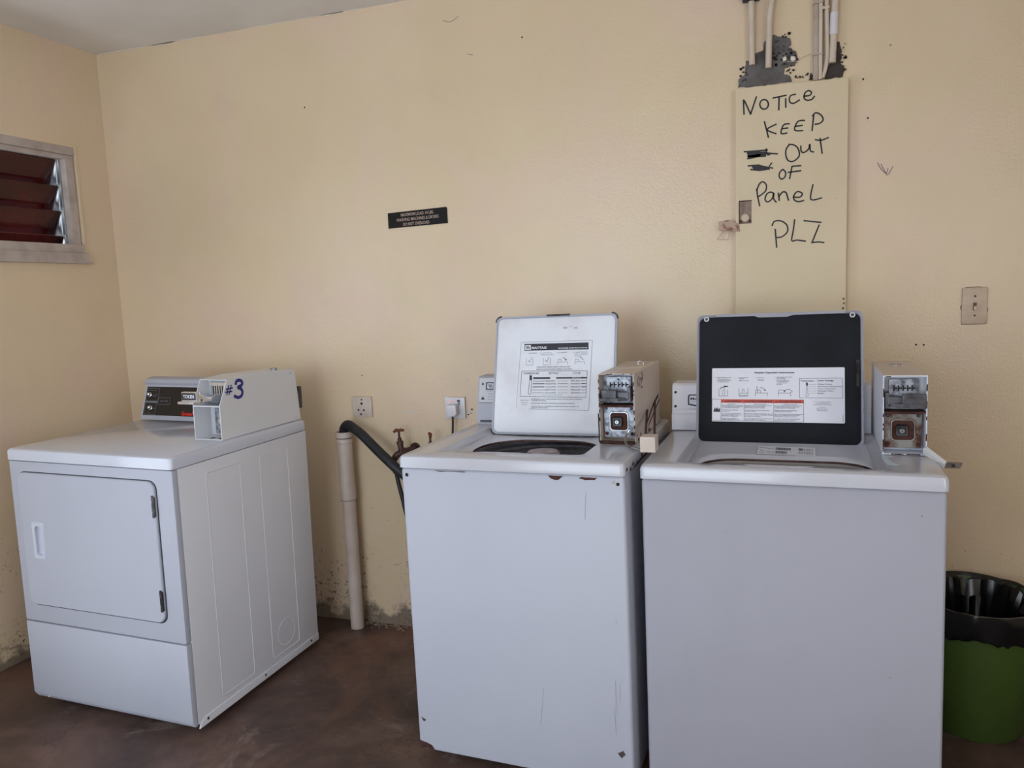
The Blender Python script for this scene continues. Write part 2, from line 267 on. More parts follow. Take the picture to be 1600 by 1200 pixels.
# flat print: shapes in (u, v) metres laid on a plane, one mesh, a material slot per ink
_tx = {}
def text_tris(s, bold=0.0):
    key = (s, bold)
    if key in _tx: return _tx[key]
    c = bpy.data.curves.new('t', 'FONT'); c.body = s; c.size = 1; c.resolution_u = 2; c.offset = bold
    o = bpy.data.objects.new('t', c); COL.objects.link(o)
    me = bpy.data.meshes.new_from_object(o.evaluated_get(bpy.context.evaluated_depsgraph_get()))
    vs = [(v.co.x, v.co.y) for v in me.vertices]; fs = [tuple(p.vertices) for p in me.polygons]
    bpy.data.objects.remove(o); bpy.data.curves.remove(c); bpy.data.meshes.remove(me)
    if vs:
        x0 = min(v[0] for v in vs); w = max(v[0] for v in vs) - x0; vs = [(v[0] - x0, v[1]) for v in vs]
    else: w = 1
    _tx[key] = (vs, fs, w); return _tx[key]
class Sheet:
    def __init__(s, O, U, V, lift=.0003):
        s.O, s.U, s.V = Vector(O), Vector(U), Vector(V); s.N = s.U.cross(s.V).normalized(); s.lift = lift
        s.bm = bmesh.new(); s.map = lambda u, v: (u, v)
    def P(s, u, v, lay):
        u, v = s.map(u, v); return s.O + s.U * u + s.V * v + s.N * (s.lift * (lay + 1))
    def poly(s, pts, mi, lay=0):
        s.bm.faces.new([s.bm.verts.new(s.P(u, v, lay)) for u, v in pts]).material_index = mi
    def rect(s, u0, v0, u1, v1, mi, lay=0): s.poly([(u0, v0), (u1, v0), (u1, v1), (u0, v1)], mi, lay)
    def frame(s, u0, v0, u1, v1, w, mi, lay=1, wv=None):
        h = wv or w
        s.rect(u0, v0, u1, v0 + h, mi, lay); s.rect(u0, v1 - h, u1, v1, mi, lay); s.rect(u0, v0 + h, u0 + w, v1 - h, mi, lay); s.rect(u1 - w, v0 + h, u1, v1 - h, mi, lay)
    def stroke(s, pts, w, mi, lay=1, sm=True):
        p = [Vector((a, b)) for a, b in pts]
        if sm and len(p) > 2: p = [Vector((q[0], q[1])) for q in smooth_path([(a, b, 0) for a, b in pts], 4)]
        L, Rr = [], []
        for i, q in enumerate(p):
            d = p[min(i + 1, len(p) - 1)] - p[max(i - 1, 0)]
            if d.length < 1e-9: d = Vector((1, 0))
            d.normalize(); n = Vector((-d.y, d.x)) * w / 2
            e = -d * w / 3 if i == 0 else (d * w / 3 if i == len(p) - 1 else Vector((0, 0)))
            L.append(s.bm.verts.new(s.P(q.x + n.x + e.x, q.y + n.y + e.y, lay))); Rr.append(s.bm.verts.new(s.P(q.x - n.x + e.x, q.y - n.y + e.y, lay)))
        for i in range(len(p) - 1): s.bm.faces.new((L[i], Rr[i], Rr[i + 1], L[i + 1])).material_index = mi
    def text(s, t, u, v, h, mi, width=None, bold=.0, lay=2, slant=0, align=0):
        vs, fs, w = text_tris(t, bold); k = h / .7; kx = (width / w) if width else k
        off = -align * w * kx
        V = [s.bm.verts.new(s.P(u + off + x * kx + y * k * slant, v + y * k, lay)) for x, y in vs]
        for f in fs:
            try: s.bm.faces.new([V[i] for i in f]).material_index = mi
            except ValueError: pass
    def done(s, name, mats, parent):
        me = bpy.data.meshes.new(name); n = s.N
        for f in s.bm.faces:
            f.normal_update()
            if f.normal.dot(n) < 0: f.normal_flip()
        s.bm.to_mesh(me); s.bm.free()
        for m in mats: me.materials.append(m)
        o = bpy.data.objects.new(name, me); COL.objects.link(o)
        if parent: o.parent = parent
        return o
def jag(poly, amp, sub=5, seed=0):   # roughen an outline
    out = []; n = len(poly)
    for i in range(n):
        a, b = Vector(poly[i]), Vector(poly[(i + 1) % n])
        for k in range(sub):
            p = a.lerp(b, k / sub); q = noise.noise_vector(Vector((p.x * 60, p.y * 60, seed))) * amp; out.append((p.x + q.x, p.y + q.y))
    return out
def blob(cx, cy, r, n=9, ex=1, seed=0):
    rnd = random.Random(seed); return [(cx + r * ex * cos(2 * pi * k / n) * rnd.uniform(.6, 1.15), cy + r * sin(2 * pi * k / n) * rnd.uniform(.6, 1.15)) for k in range(n)]

# ------------------------------------------------------------------ room
H = 2.4527; RX = 4.2; RY = -4.6
bm = B(); box(bm, -.3, RX + .12, RY - .12, .12, -.1, 0); struct(obj('floor', bm, m_floor, smooth=False))
bm = B(); box(bm, -.3, RX + .12, RY - .12, .12, H, H + .1); struct(obj('ceiling', bm, m_ceil, smooth=False))
bm = B(); box(bm, -.12, RX, 0, .12, 0, H); wall_back = struct(obj('wall_back', bm, m_wall, smooth=False))
RW = (-3.9, -2.3, 0.8, 2.1)
bm = B(); box(bm, RX, RX + .12, RY, RW[0], 0, H); box(bm, RX, RX + .12, RW[1], .12, 0, H); box(bm, RX, RX + .12, RW[0], RW[1], 0, RW[2]); box(bm, RX, RX + .12, RW[0], RW[1], RW[3], H)
struct(obj('wall_right', bm, m_wall2, smooth=False))
bm = B()
for y0, y1, z0, z1 in ((RW[0] - .05, RW[0], RW[2] - .05, RW[3] + .05), (RW[1], RW[1] + .05, RW[2] - .05, RW[3] + .05), (RW[0], RW[1], RW[3], RW[3] + .05), (RW[0], RW[1], RW[2] - .05, RW[2])): box(bm, RX - .015, RX, y0, y1, z0, z1, .003)
struct(obj('added_side_opening', bm, m_wood, smooth=False))  # frame of an added, unseen opening that lets the side fill in
DX0, DX1, DZ0, DZ1 = REAR_OPENING
bm = B(); box(bm, -.3, DX0, RY - .12, RY, 0, H); box(bm, DX1, RX, RY - .12, RY, 0, H); box(bm, DX0, DX1, RY - .12, RY, DZ1, H); box(bm, DX0, DX1, RY - .12, RY, 0, DZ0)
struct(obj('wall_front', bm, m_wall2, smooth=False))
bm = B()
for x0, x1, z0, z1 in ((DX0 - .06, DX0 + .02, DZ0 - .06, DZ1 + .06), (DX1 - .02, DX1 + .06, DZ0 - .06, DZ1 + .06), (DX0 + .02, DX1 - .02, DZ1 - .02, DZ1 + .06), (DX0 + .02, DX1 - .02, DZ0 - .06, DZ0 + .02)):
    box(bm, x0, x1, RY - .13, RY + .015, z0, z1, .004)
struct(obj('rear_light_opening', bm, m_wood, smooth=False))  # frame of the unseen rear opening shaped for the light
# left wall with its louvred window
WY0, WY1, WZ0, WZ1 = -1.46, -.165, 1.565, 2.03
LD = (-3.45, -1.85, 2.06)      # doorway in the left wall, beside the camera
bm = B(); box(bm, -.12, .015, LD[0] - .07, LD[0], 0, LD[2] + .07, .003); box(bm, -.12, .015, LD[1], LD[1] + .07, 0, LD[2] + .07, .003); box(bm, -.12, .015, LD[0], LD[1], LD[2], LD[2] + .07, .003)
o = struct(obj('door_1', bm, m_wood, smooth=False)); o.rotation_euler.z = -.0277
bm = B()
box(bm, -.12, 0, LD[1], WY0, 0, H); box(bm, -.12, 0, RY, LD[0], 0, H); box(bm, -.12, 0, LD[0], LD[1], LD[2], H); box(bm, -.12, 0, WY1, 0, 0, H); box(bm, -.12, 0, WY0, WY1, 0, WZ0); box(bm, -.12, 0, WY0, WY1, WZ1, H)
wl = struct(obj('wall_left', bm, m_wall2, smooth=False)); wl.rotation_euler.z = -.0277
win = struct(empty('window_1', (0, 0, 0), (0, 0, -.0277)))
bm = B()
box(bm, -.115, -.004, WY1 - .042, WY1 - .004, WZ0 + .04, WZ1 - .028, .002)          # jamb near the corner
box(bm, -.115, -.004, WY0 + .004, WY0 + .045, WZ0 + .04, WZ1 - .028, .002)
box(bm, -.11, .003, WY0 + .002, WY1 - .002, WZ1 - .028, WZ1 + .006, .002)           # head
box(bm, -.11, -.006, WY0 + .045, WY1 - .042, WZ1 - .045, WZ1 - .028, .002)
obj('window_frame', bm, m_wood, win, smooth=False)
bm = B()
box(bm, -.11, .010, WY0 + .002, WY1 - .004, WZ0 + .03, WZ0 + .068, .002)
box(bm, -.11, .022, WY0 - .02, WY1 + .006, WZ0 - .012, WZ0 + .032, .002)
box(bm, -.01, .024, WY1 + .006, WY1 + .022, WZ0 - .012, WZ0 - .006, .001)
obj('window_sill', bm, m_wood, win, smooth=False)
CH = WY1 - .042
bm = B(); box(bm, -.085, -.035, CH - .006, CH, WZ0 + .06, WZ1 - .045, .001); box(bm, -.085, -.078, CH - .016, CH - .006, WZ0 + .06, WZ1 - .045); obj('louvre_channel', bm, m_alu, win, smooth=False)
bm = B(); box(bm, -.085, -.035, WY0 + .045, WY0 + .051, WZ0 + .06, WZ1 - .045, .001); obj('louvre_channel', bm, m_alu, win, smooth=False)
ang = None; first = None
for i in range(5):
    zb = 1.884 - i * .1035                     # lower (outer) edge
    zt, xt, xb = zb + (.100 if i == 0 else .0955), -.040, -.088
    if i == 4: zb, xb = WZ0 + .05, -.065; zt = 1.572
    if i == 4: continue
    d = Vector((xb - xt, 0, zb - zt)).normalized(); nn = Vector((-d.z, 0, d.x)) * .003
    if zb < WZ0 + .07:                          # lowest blade is cut off by the sill
        f = (zt - (WZ0 + .066)) / (zt - zb); xb = xt + (xb - xt) * f; zb = WZ0 + .066
    y0, y1 = WY0 + .06, CH - .018
    a, b = Vector((xt, 0, zt)), Vector((xb, 0, zb))
    bm = B()
    q = [(a + nn), (a - nn), (b - nn), (b + nn)]
    prism(bm, [(v.x, v.z) for v in q], 1, y0, y1, .001); o = obj('louvre_slat', bm, m_slat, win, smooth=False)
    bm = B(); e = b - d * .0012
    prism(bm, [((b + nn * 1.1).x, (b + nn * 1.1).z), ((b - nn * 1.1).x, (b - nn * 1.1).z), ((b - nn * 1.1 + d * .004).x, (b - nn * 1.1 + d * .004).z), ((b + nn * 1.1 + d * .004).x, (b + nn * 1.1 + d * .004).z)], 1, y0, y1)
    obj('glass_edge', bm, m_slatedge, o, smooth=False)
    for yc, s in ((CH - .012, 1), (WY0 + .053, -1)):       # metal clip holding the blade end
        bm = B(); c = a + d * .002
        prism(bm, [((a + nn * 2).x, (a + nn * 2).z), ((a - nn * 2).x, (a - nn * 2).z), ((b - nn * 2.2).x, (b - nn * 2.2).z), ((b + nn * 2.6).x, (b + nn * 2.6).z)], 1, yc - .007, yc - .005)
        tube(bm, [a + Vector((0, yc, -.002)), a.lerp(b, .35) + Vector((.012, yc, -.012)), a.lerp(b, .75) + Vector((.03, yc, -.02)), b + Vector((.042, yc, .0))], .0035, 6)
        obj('blade_clip', bm, m_alu, win, smooth=False)
bm = B(); box(bm, -.004, .004, WY1 + .001, WY1 + .014, WZ0 + .02, WZ1 + .012, .002); obj('plaster_edge', bm, m_panel, win, smooth=False)
# pieces fixed to / breaking the back wall
def wall_patch(poly, y, th, m, name, seed, amp=.006):
    bm = B(); prism(bm, jag(poly, amp, 5, seed), 1, y - th, y + .001); return obj(name, bm, m, wall_back, smooth=False)
wall_patch(DATA['patchA'], 0, .004, m_mortar, 'mortar_patch', 1)
wall_patch(DATA['patchB'], 0, .004, m_mortard, 'mortar_patch', 2)
rnd = random.Random(3); bm = B()
for cx, cz, rx, rz, n in ((2.80, 2.10, .035, .05, 46), (2.835, 2.05, .018, .04, 16), (2.685, 2.03, .012, .04, 18), (2.985, 2.05, .012, .05, 18), (2.87, 2.01, .03, .006, 10)):
    for k in range(n):
        x = cx + rnd.uniform(-rx, rx); z = cz + rnd.uniform(-rz, rz); prism(bm, blob(x, z, rnd.uniform(.0012, .005), 7, 1.2, rnd.random()), 1, -.0045, .001)
o = obj('chipped_paint_flecks', bm, m_mortard, wall_back, smooth=False); o['kind'] = 'stuff'
for pts in ([(2.832, 2.076), (2.842, 2.072), (2.846, 2.064), (2.836, 2.060), (2.830, 2.064)], [(2.805, 2.072), (2.815, 2.078), (2.817, 2.066), (2.808, 2.062)]):
    wall_patch(pts, 0, .007, m_caulk, 'filler_lump', 5, .002)
bm = B(); tube(bm, smooth_path([(2.82, -.006, 2.061), (2.85, -.006, 2.058), (2.87, -.005, 2.07), (2.895, -.006, 2.075)], 4), .0008, 5); obj('loose_wire', bm, m_conduit, wall_back)
for i, (x0, x1, zd) in enumerate(((.02, .55, .006), (.8, 1.3, .005), (1.12, 1.22, .011), (.3, .42, .009))):
    n = 18; poly = [(x0 + (x1 - x0) * k / n, H - zd * (.35 + .65 * abs(noise.noise(Vector((k * .9, i, 0)))))) for k in range(n + 1)] + [(x1, H), (x0, H)]
    bm = B(); prism(bm, poly, 1, -.003, .001); obj('ceiling_filler', bm, m_caulk, wall_back, smooth=False)
for x, z in ((3.211, 1.140), (3.233, 1.139), (3.06, 1.86), (1.93, 2.26), (3.045, 1.98), (1.02, 2.12)):
    bm = B(); cyl(bm, (x, .001, z), (x, -.0015, z), .003, 10); obj('nail_hole', bm, m_dark, wall_back)
s = Sheet((0, 0, 0), (1, 0, 0), (0, 0, 1), .0005)
for st in ([(3.09, 1.72), (3.1, 1.70), (3.115, 1.685), (3.12, 1.70)], [(3.1, 1.715), (3.112, 1.69), (3.12, 1.68), (3.135, 1.705)]): s.stroke(st, .002, 0)
for st in ([(1.72, 2.23), (1.74, 2.225)], [(1.63, 2.36), (1.66, 2.352), (1.69, 2.366)]): s.stroke(st, .002, 0)
s.done('wall_scratches', [m_purple], wall_back)
s = Sheet((0, 0, 0), (1, 0, 0), (0, 0, 1), .0004)
for k, (x, z, r, m) in enumerate(((1.663, .905, .011, 0), (1.672, .915, .004, 1), (1.656, .895, .003, 1), (1.668, .899, .0025, 1), (1.40, .90, .009, 0), (1.42, .905, .005, 0), (1.43, 1.03, .006, 0), (1.66, 1.03, .007, 0), (1.30, .885, .004, 0), (1.35, .95, .005, 0), (1.20, 1.05, .003, 1))):
    s.poly(blob(x, z, r, 9, 1.3, k), m, m)
o = s.done('wall_chips', [simple('exposed_pale_filler', '#cfc4b6', .6), m_mortard], wall_back); o['kind'] = 'stuff'
# ------------------------------------------------------------------ electrical cover, conduits, small wall things
pan = tag(empty('electrical_panel', (2.656, 0, 1.05)), 'tall cream painted metal panel with handwritten keep-out notice, on the back wall', 'electrical panel')
def local(o): return Vector(o.location)
PX0, PX1, PZ1 = 2.656, 2.999, 1.987
bm = B(); prism(bm, [(0.0, 0.0), (.343, 0.0), (.344, PZ1 - 1.05 - .003), (.004, PZ1 - 1.05 + .003)], 1, -.03, 0, .0015); obj('cover', bm, m_panel, pan, smooth=False)
for a, z in ((0, 9), (9, 17), (17, 21), (21, 25), (25, 32), (32, 38)):
    s = Sheet((-PX0, -.0305, -1.05), (1, 0, 0), (0, 0, 1), .0003)
    for st in DATA['pen'][a:z]: s.stroke(st, .0046, 0)
    s.done('handwritten_word', [m_ink], pan)
s = Sheet((-PX0, -.0305, -1.05), (1, 0, 0), (0, 0, 1), .0003)
for st in DATA['scrib']: s.stroke(st, .005, 0, sm=False)
for k, st in enumerate(DATA['blob']): s.poly(jag([(sum(q[0] for q in st) / len(st) + (x - sum(q[0] for q in st) / len(st)) * 1.08, sum(q[1] for q in st) / len(st) + (z - sum(q[1] for q in st) / len(st)) * 1.5) for x, z in st], .002, 4, k), 0, 2)
o = s.done('crossed_out_words', [m_ink], pan); o['kind'] = 'stuff'
bm = B()
x0, x1, z0, z1 = .014, .053, 1.556 - 1.05, 1.628 - 1.05
box(bm, x0, x1, -.0312, -.03, z0, z1); q = obj('latch_recess', bm, simple('worn_latch_recess', '#8f7b70', .6, .2, '#6d5a52', 60), pan, smooth=False)
bm = B(); box(bm, x0 - .001, x1 + .001, -.0335, -.031, z1 - .0015, z1 + .0015); box(bm, x0 - .001, x0 + .0012, -.0335, -.031, z0, z1); box(bm, x0, x1, -.0335, -.031, z0 - .0015, z0); obj('recess_edge', bm, m_rust, q, smooth=False)
bm = B(); cyl(bm, (.033, -.0312, z0 + .017), (.033, -.036, z0 + .017), .013, 18, bev=.002); cyl(bm, (.033, -.036, z0 + .017), (.033, -.0375, z0 + .017), .008, 14); obj('latch_button', bm, m_switch, q)
for cx in (.019, .048):
    bm = B(); cyl(bm, (cx, -.0312, z0 + .006), (cx, -.034, z0 + .006), .004, 10); obj('rivet', bm, m_rust, q)
bm = B(); prism(bm, [(-.052, .488), (.016, .480), (.012, .506), (-.02, .520), (-.052, .515)], 1, -.034, -.030, .001); box(bm, -.05, -.002, -.030, 0, .488, .512, .001)
hs = obj('hasp', bm, simple('rust_spotted_cream_metal', '#b39a88', .6, .2, '#7a4c3c', 50, (.5, .65)), pan, smooth=False)
bm = B(); tube(bm, [(-.03, -.034, .49), (-.058, -.036, .458), (-.022, -.036, .455), (-.018, -.034, .485)], .0018, 6); obj('hasp_loop', bm, m_switch, hs)
s = Sheet((0, -.0305, 0), (1, 0, 0), (0, 0, 1), .0003)
for k, (x, z) in enumerate(((.335, .215), (.338, .23), (.336, .245), (.338, .205), (.31, 1.615 - 1.05), (.095, .25))): s.poly(blob(x, z, .004 if k < 4 else .0016, 7, .8, k), 0)
o = s.done('rust_spots', [m_rust], pan); o['kind'] = 'stuff'
def conduit(label, pts, r, m=m_conduit, extra=None, name='conduit', taper=True):
    bm = B(); P = smooth_path(pts, 4) if len(pts) > 2 else [Vector(p) for p in pts]
    e = empty(name, pts[-1]); e['label'] = label; e['category'] = 'conduit'
    off = Vector(pts[-1]); tube(bm, [p - off for p in P], r, 16); obj('pipe', bm, m, e)
    return e, off
e, off = conduit('leftmost of the cream pipes entering the keep-out panel, held by a dark clip', [(2.712, -.022, H), (2.7105, -.022, 2.25), (2.712, -.02, 2.06)], .0098)
bm = B(); box(bm, -.03, .024, -.016, .021, .2, .222, .004); cyl(bm, (-.003, -.004, .196), (-.003, -.004, .226), .014, 16); obj('clip', bm, m_hose, e)
e, off = conduit('bent cream-white pipe running into grey mortar above the panel, second from the left', [(2.80, -.022, H), (2.785, -.022, 2.30), (2.768, -.022, 2.22), (2.764, -.02, 2.12), (2.762, -.018, 2.045)], .0098)
t1 = empty('conduit', (2.905, 0, 1.99)); tag(t1, 'flat cream-grey trunking strip, left of the round pipes on the right', 'conduit')
bm = B(); box(bm, -.008, .007, -.018, .002, 0, H - 1.99 - .002, .0015); o = obj('trunking', bm, m_trunk, t1, smooth=False)
bm = B(); box(bm, .0075, .0185, -.024, .002, 0, H - 1.99 - .002, .002); obj('trunking_strip', bm, m_conduit, t1, smooth=False)
for z in (.075, .23):
    bm = B(); box(bm, -.009, .02, -.0262, .001, z, z + .006, .001); obj('strap', bm, m_trunk, t1, smooth=False)
e, off = conduit('thin cream pipe bending left at its foot, between the trunking strip and the thick pipe', [(2.937, -.02, H), (2.935, -.02, 2.25), (2.938, -.02, 2.08), (2.935, -.018, 2.03), (2.925, -.016, 1.995)], .0062)
bm = B(); box(bm, -.004, .018, -.012, .016, .205, .213, .001); obj('clip', bm, m_conduit, e, smooth=False)
e, off = conduit('rightmost cream pipe above the panel, with a wider white coupling', [(2.965, -.022, H), (2.961, -.022, 2.24), (2.953, -.02, 2.036)], .0102)
bm = B(); tube(bm, [(.003, -.0, .085), (.005, -.0005, .15)], .0122, 18); obj('coupling', bm, m_socketw, e)
# black warning plate
sg = tag(empty('wall_sign', (1.484, -.001, 1.657), (0, radians(0), 0)), 'small black engraved maximum-load sign on the back wall above the dryer side', 'sign')
bm = B(); prism(bm, [(-.124, -.032), (.125, -.027), (.1245, .030), (.121, .0335), (-.124, .0265)], 1, -.004, .0005, .0006); obj('plate', bm, m_signbk, sg, smooth=False)
s = Sheet((0, -.0042, 0), (1, 0, .022), (-.0, 0, 1), .0003)
s.text('MAXIMUM LOAD 14 LBS.', 0.002, .0115, .0115, 0, .138, .012, align=.5); s.text('WASHING MACHINES & DRYERS', .002, -.0065, .0115, 0, .178, .012, align=.5); s.text('DO NOT OVERLOAD.', -.003, -.0245, .0115, 0, .112, .012, align=.5)
s.done('lettering', [m_signtx], sg)
# sockets
def holes(par, pts, y, r):
    for (x, z), q in zip(pts, r):
        bm = B(); cyl(bm, (x, y + .0005, z), (x, y - .0006, z), q, 14); obj('hole', bm, m_dark, par)
so = tag(empty('wall_socket', (1.155, 0, .88)), 'square yellowed power socket with five round holes, above the drain pipe', 'socket')
bm = B(); box(bm, 0, .086, -.013, 0, 0, .084, .003); f = obj('faceplate', bm, m_socket, so)
holes(so, [(.043, .072), (.042, .056), (.026, .030), (.051, .029), (.037, .012)], -.013, [.0035, .0052, .0042, .0042, .0038])
sw2 = tag(empty('wall_socket', (1.563, 0, .88)), 'white switched power socket with a plug in it, beside the left washing machine console', 'socket')
bm = B(); box(bm, 0, .084, -.011, 0, 0, .084, .003); obj('faceplate', bm, m_socketw, sw2)
bm = B(); box(bm, .053, .065, -.014, -.011, .066, .073, .001); obj('rocker', bm, m_print, sw2); 
bm = B(); box(bm, .056, .064, -.0125, -.011, .054, .064, .001); obj('switch_surround', bm, m_grey, sw2)
bm = B(); cyl(bm, (.030, -.0105, .068), (.030, -.0125, .068), .0028, 10); obj('indicator_light', bm, m_neon, sw2)
pl = tag(empty('power_plug', (1.602, -.011, .915)), 'white plug with a black cord, pushed into the socket beside the left washer', 'plug')
bm = B(); prism(bm, [(-.022, -.014), (-.012, -.023), (.012, -.023), (.021, -.014), (.019, .019), (.012, .023), (-.016, .023), (-.021, .018)], 1, -.032, 0, .005); obj('plug_body', bm, m_socketw, pl)
bm = B(); tube(bm, smooth_path([(0, -.02, -.021), (0, -.021, -.05), (-.004, -.022, -.12), (-.004, -.03, -.3), (.02, -.03, -.55)], 5), .0042, 10); obj('cord', bm, m_hose, pl)
# light switch
ls = tag(empty('light_switch', (3.336, 0, 1.202)), 'cream painted toggle light switch on the right part of the back wall', 'light switch')
bm = B(); box(bm, 0, .071, -.007, 0, 0, .114, .004); obj('faceplate', bm, m_switch, ls)
bm = B(); box(bm, .0305, .0405, -.0078, -.007, .043, .067); obj('toggle_slot', bm, simple('brown_slot', '#6b4a3c', .7), ls, smooth=False)
bm = B(); box(bm, .0322, .0388, -.016, -.0075, .044, .056, .001, mat=Matrix.Translation((0, 0, 0))); obj('toggle', bm, m_socket, ls)
for z in (.027, .087):
    bm = B(); cyl(bm, (.0355, -.0065, z), (.0355, -.0085, z), .0032, 12); obj('screw', bm, m_brass, ls)
s = Sheet((0, 0, 0), (1, 0, 0), (0, 0, 1), .0004)
s.poly([(.01, .114), (.055, .115), (.05, .1165), (.012, .116)], 0); s.poly([(-.002, .045), (0, .045), (0, .06), (-.003, .058)], 0); s.poly([(.071, .035), (.073, .036), (.0735, .05), (.071, .052)], 0); s.poly([(0, -.0015), (.068, -.001), (.066, .0), (.0, .0)], 0)
o = s.done('paint_gap', [m_brass], ls); o['kind'] = 'stuff'
# ------------------------------------------------------------------ drain pipe, hoses, taps
dp = tag(empty('drain_pipe', (1.137, -.06, 0)), 'upright cream plastic drain pipe against the wall between dryer and left washer', 'pipe')
bm = B(); tube(bm, [(.002, 0, .001), (0, 0, .57)], .0275, 22, False); obj('lower_pipe', bm, m_pipe, dp)
bm = B()
L = []
for z, r in ((.55, .0276), (.548, .0315), (.62, .0315), (.65, .0305), (.78, .0305), (.785, .033), (.80, .033), (.803, .030), (.806, .034), (.828, .034), (.828, .028), (.70, .027)):
    L.append([(r * cos(2 * pi * k / 24) + .0 - (z - .55) * .012, r * sin(2 * pi * k / 24), z) for k in range(24)])
loft(bm, L); obj('socket_pipe', bm, m_pipe, dp, angle=20)
bm = B(); tube(bm, [(0, 0, .5465), (0, 0, .5485)], .0322, 24); obj('joint_line', bm, m_mortar, dp)
bm = B(); tube(bm, [(-.003, 0, .801), (-.003, 0, .8045)], .0325, 24); obj('joint_line', bm, m_mortar, dp)
hz = tag(empty('drain_hose', (1.137, -.06, .8)), 'thick black corrugated-rubber drain hose arching from the drain pipe behind the left washer', 'hose')
bm = B(); P = smooth_path([(.0, 0, -.06), (.0, 0, .01), (.002, -.002, .040), (.024, -.010, .058), (.052, -.020, .048), (.102, -.04, .023 + .003), (.179, -.06, -.032), (.242, -.08, -.074), (.289, -.082, -.111), (.40, -.08, -.19), (.62, -.08, -.26)], 6)
tube(bm, P, .0195, 18); obj('hose', bm, m_hose, hz)
sh = tag(empty('supply_hose', (1.37, -.08, .7)), 'thin black supply hose dropping from the left tap behind the left washer', 'hose')
bm = B(); tube(bm, smooth_path([(0.0, 0, -.012), (.006, 0, -.06), (.025, -.01, -.12), (.05, -.01, -.22), (.12, 0, -.36), (.26, .02, -.42), (.32, .02, -.3)], 6), .0085, 12); obj('hose', bm, m_hose, sh)
bm = B(); tube(bm, [(0.0, 0, -.002), (0, 0, -.03)], .0125, 8); obj('hose_nut', bm, m_brass, sh)
def tap(loc, label, turn):
    t = tag(empty('faucet', loc), label, 'faucet')
    bm = B(); tube(bm, [(.03, .08, 0), (.028, .05, 0)], .012, 12); cyl(bm, (.029, .08, 0), (.029, .074, 0), .022, 16)
    tube(bm, smooth_path([(.028, .052, 0), (.02, .02, 0), (.008, .004, -.004), (-.012, -.008, -.014), (-.024, -.01, -.038), (-.026, -.01, -.06)], 4), [.012] * 5 + [.0155] * 5 + [.013] * 5 + [.0115] * 6, 14)
    cyl(bm, (.008, .0, -.005), (0.003, 0, .032), .0115, 12); cyl(bm, (.003, 0, .030), (.002, 0, .042), .0135, 6); cyl(bm, (.002, 0, .04), (.001, 0, .055), .008, 12)
    obj('tap_body', bm, m_brass, t)
    bm = B(); cyl(bm, (.001, 0, .05), (0, 0, .082), .0045, 10); obj('spindle', bm, m_brass, t)
    bm = B(); tube(bm, [(-.021, -.004, .078), (-.009, -.002, .086), (0, 0, .084), (.009, .002, .086), (.021, .004, .084)], [.005, .0075, .006, .0065, .0045], 10); bmesh.ops.rotate(bm, verts=bm.verts, cent=(0, 0, 0), matrix=Matrix.Rotation(turn, 3, 'Z')); obj('tap_handle', bm, m_rusth, t)
    return t
tap((1.392, -.08, .757), 'corroded brown brass tap with a T handle beside the left washer', 0)
t2 = tap((1.524, -.08, .744), 'second corroded tap, mostly hidden behind the left washer deck', 1.95)
# ------------------------------------------------------------------ bin
tb = tag(empty('trash_bin', (3.352, -.205, 0)), 'dark green round plastic bin on the floor right of the black-lidded washer', 'trash bin')
def ringz(r, z, n=40, wob=0, seed=0): return [(r * cos(2 * pi * k / n) * (1 + wob * noise.noise(Vector((cos(2 * pi * k / n) * 3, sin(2 * pi * k / n) * 3, seed)))), r * sin(2 * pi * k / n) * (1 + wob * noise.noise(Vector((cos(2 * pi * k / n) * 3, sin(2 * pi * k / n) * 3, seed)))), z + wob * .12 * noise.noise(Vector((cos(2 * pi * k / n) * 4, sin(2 * pi * k / n) * 4, seed + 5)))) for k in range(n)]
bm = B(); loft(bm, [ringz(.120, .001), ringz(.130, .001), ringz(.134, .008), ringz(.170, .385), ringz(.176, .386), ringz(.177, .394), ringz(.170, .396), ringz(.166, .385), ringz(.128, .012)], True, True); obj('bucket', bm, m_green, tb)
bl = empty('bin_liner', (3.352, -.205, .39)); tag(bl, 'black plastic bag lining the green bin and folded over its rim', 'bin bag')
bm = B(); Ls = []
for k, (r, z, wv) in enumerate(((.1735, -.075, .03), (.1765, -.07, .02), (.179, -.045, .035), (.1815, -.02, .03), (.183, .004, .02), (.181, .014, .03), (.175, .013, .02), (.163, .0, .02), (.154, -.05, .03), (.142, -.12, .06), (.118, -.17, .10), (.075, -.19, .2), (.03, -.185, .2))):
    Ls.append([(x, y, zz) for x, y, zz in ringz(r, z, 90, wv, k * .35)])
loft(bm, Ls, False, True)
for v in bm.verts:
    rad = math.hypot(v.co.x, v.co.y); q = noise.noise(Vector((v.co.x * 38, v.co.y * 38, v.co.z * 26)))
    amp = .003 if rad > .165 else .014
    d = Vector((v.co.x, v.co.y, 0)).normalized()
    if rad > .165: v.co += d * abs(q) * amp * 1.6
    else: v.co += Vector((0, 0, 1)) * q * amp - d * (abs(q) * .05 if rad < .158 else 0)
for v in bm.verts:
    if v.co.z < -.035 and math.hypot(v.co.x, v.co.y) > .165:
        a = math.atan2(v.co.y, v.co.x); v.co.z += .022 * noise.noise(Vector((cos(a) * 5, sin(a) * 5, 3.3))) + .01 * noise.noise(Vector((cos(a) * 16, sin(a) * 16, 8)))
obj('bag', bm, m_bag, bl, angle=25)
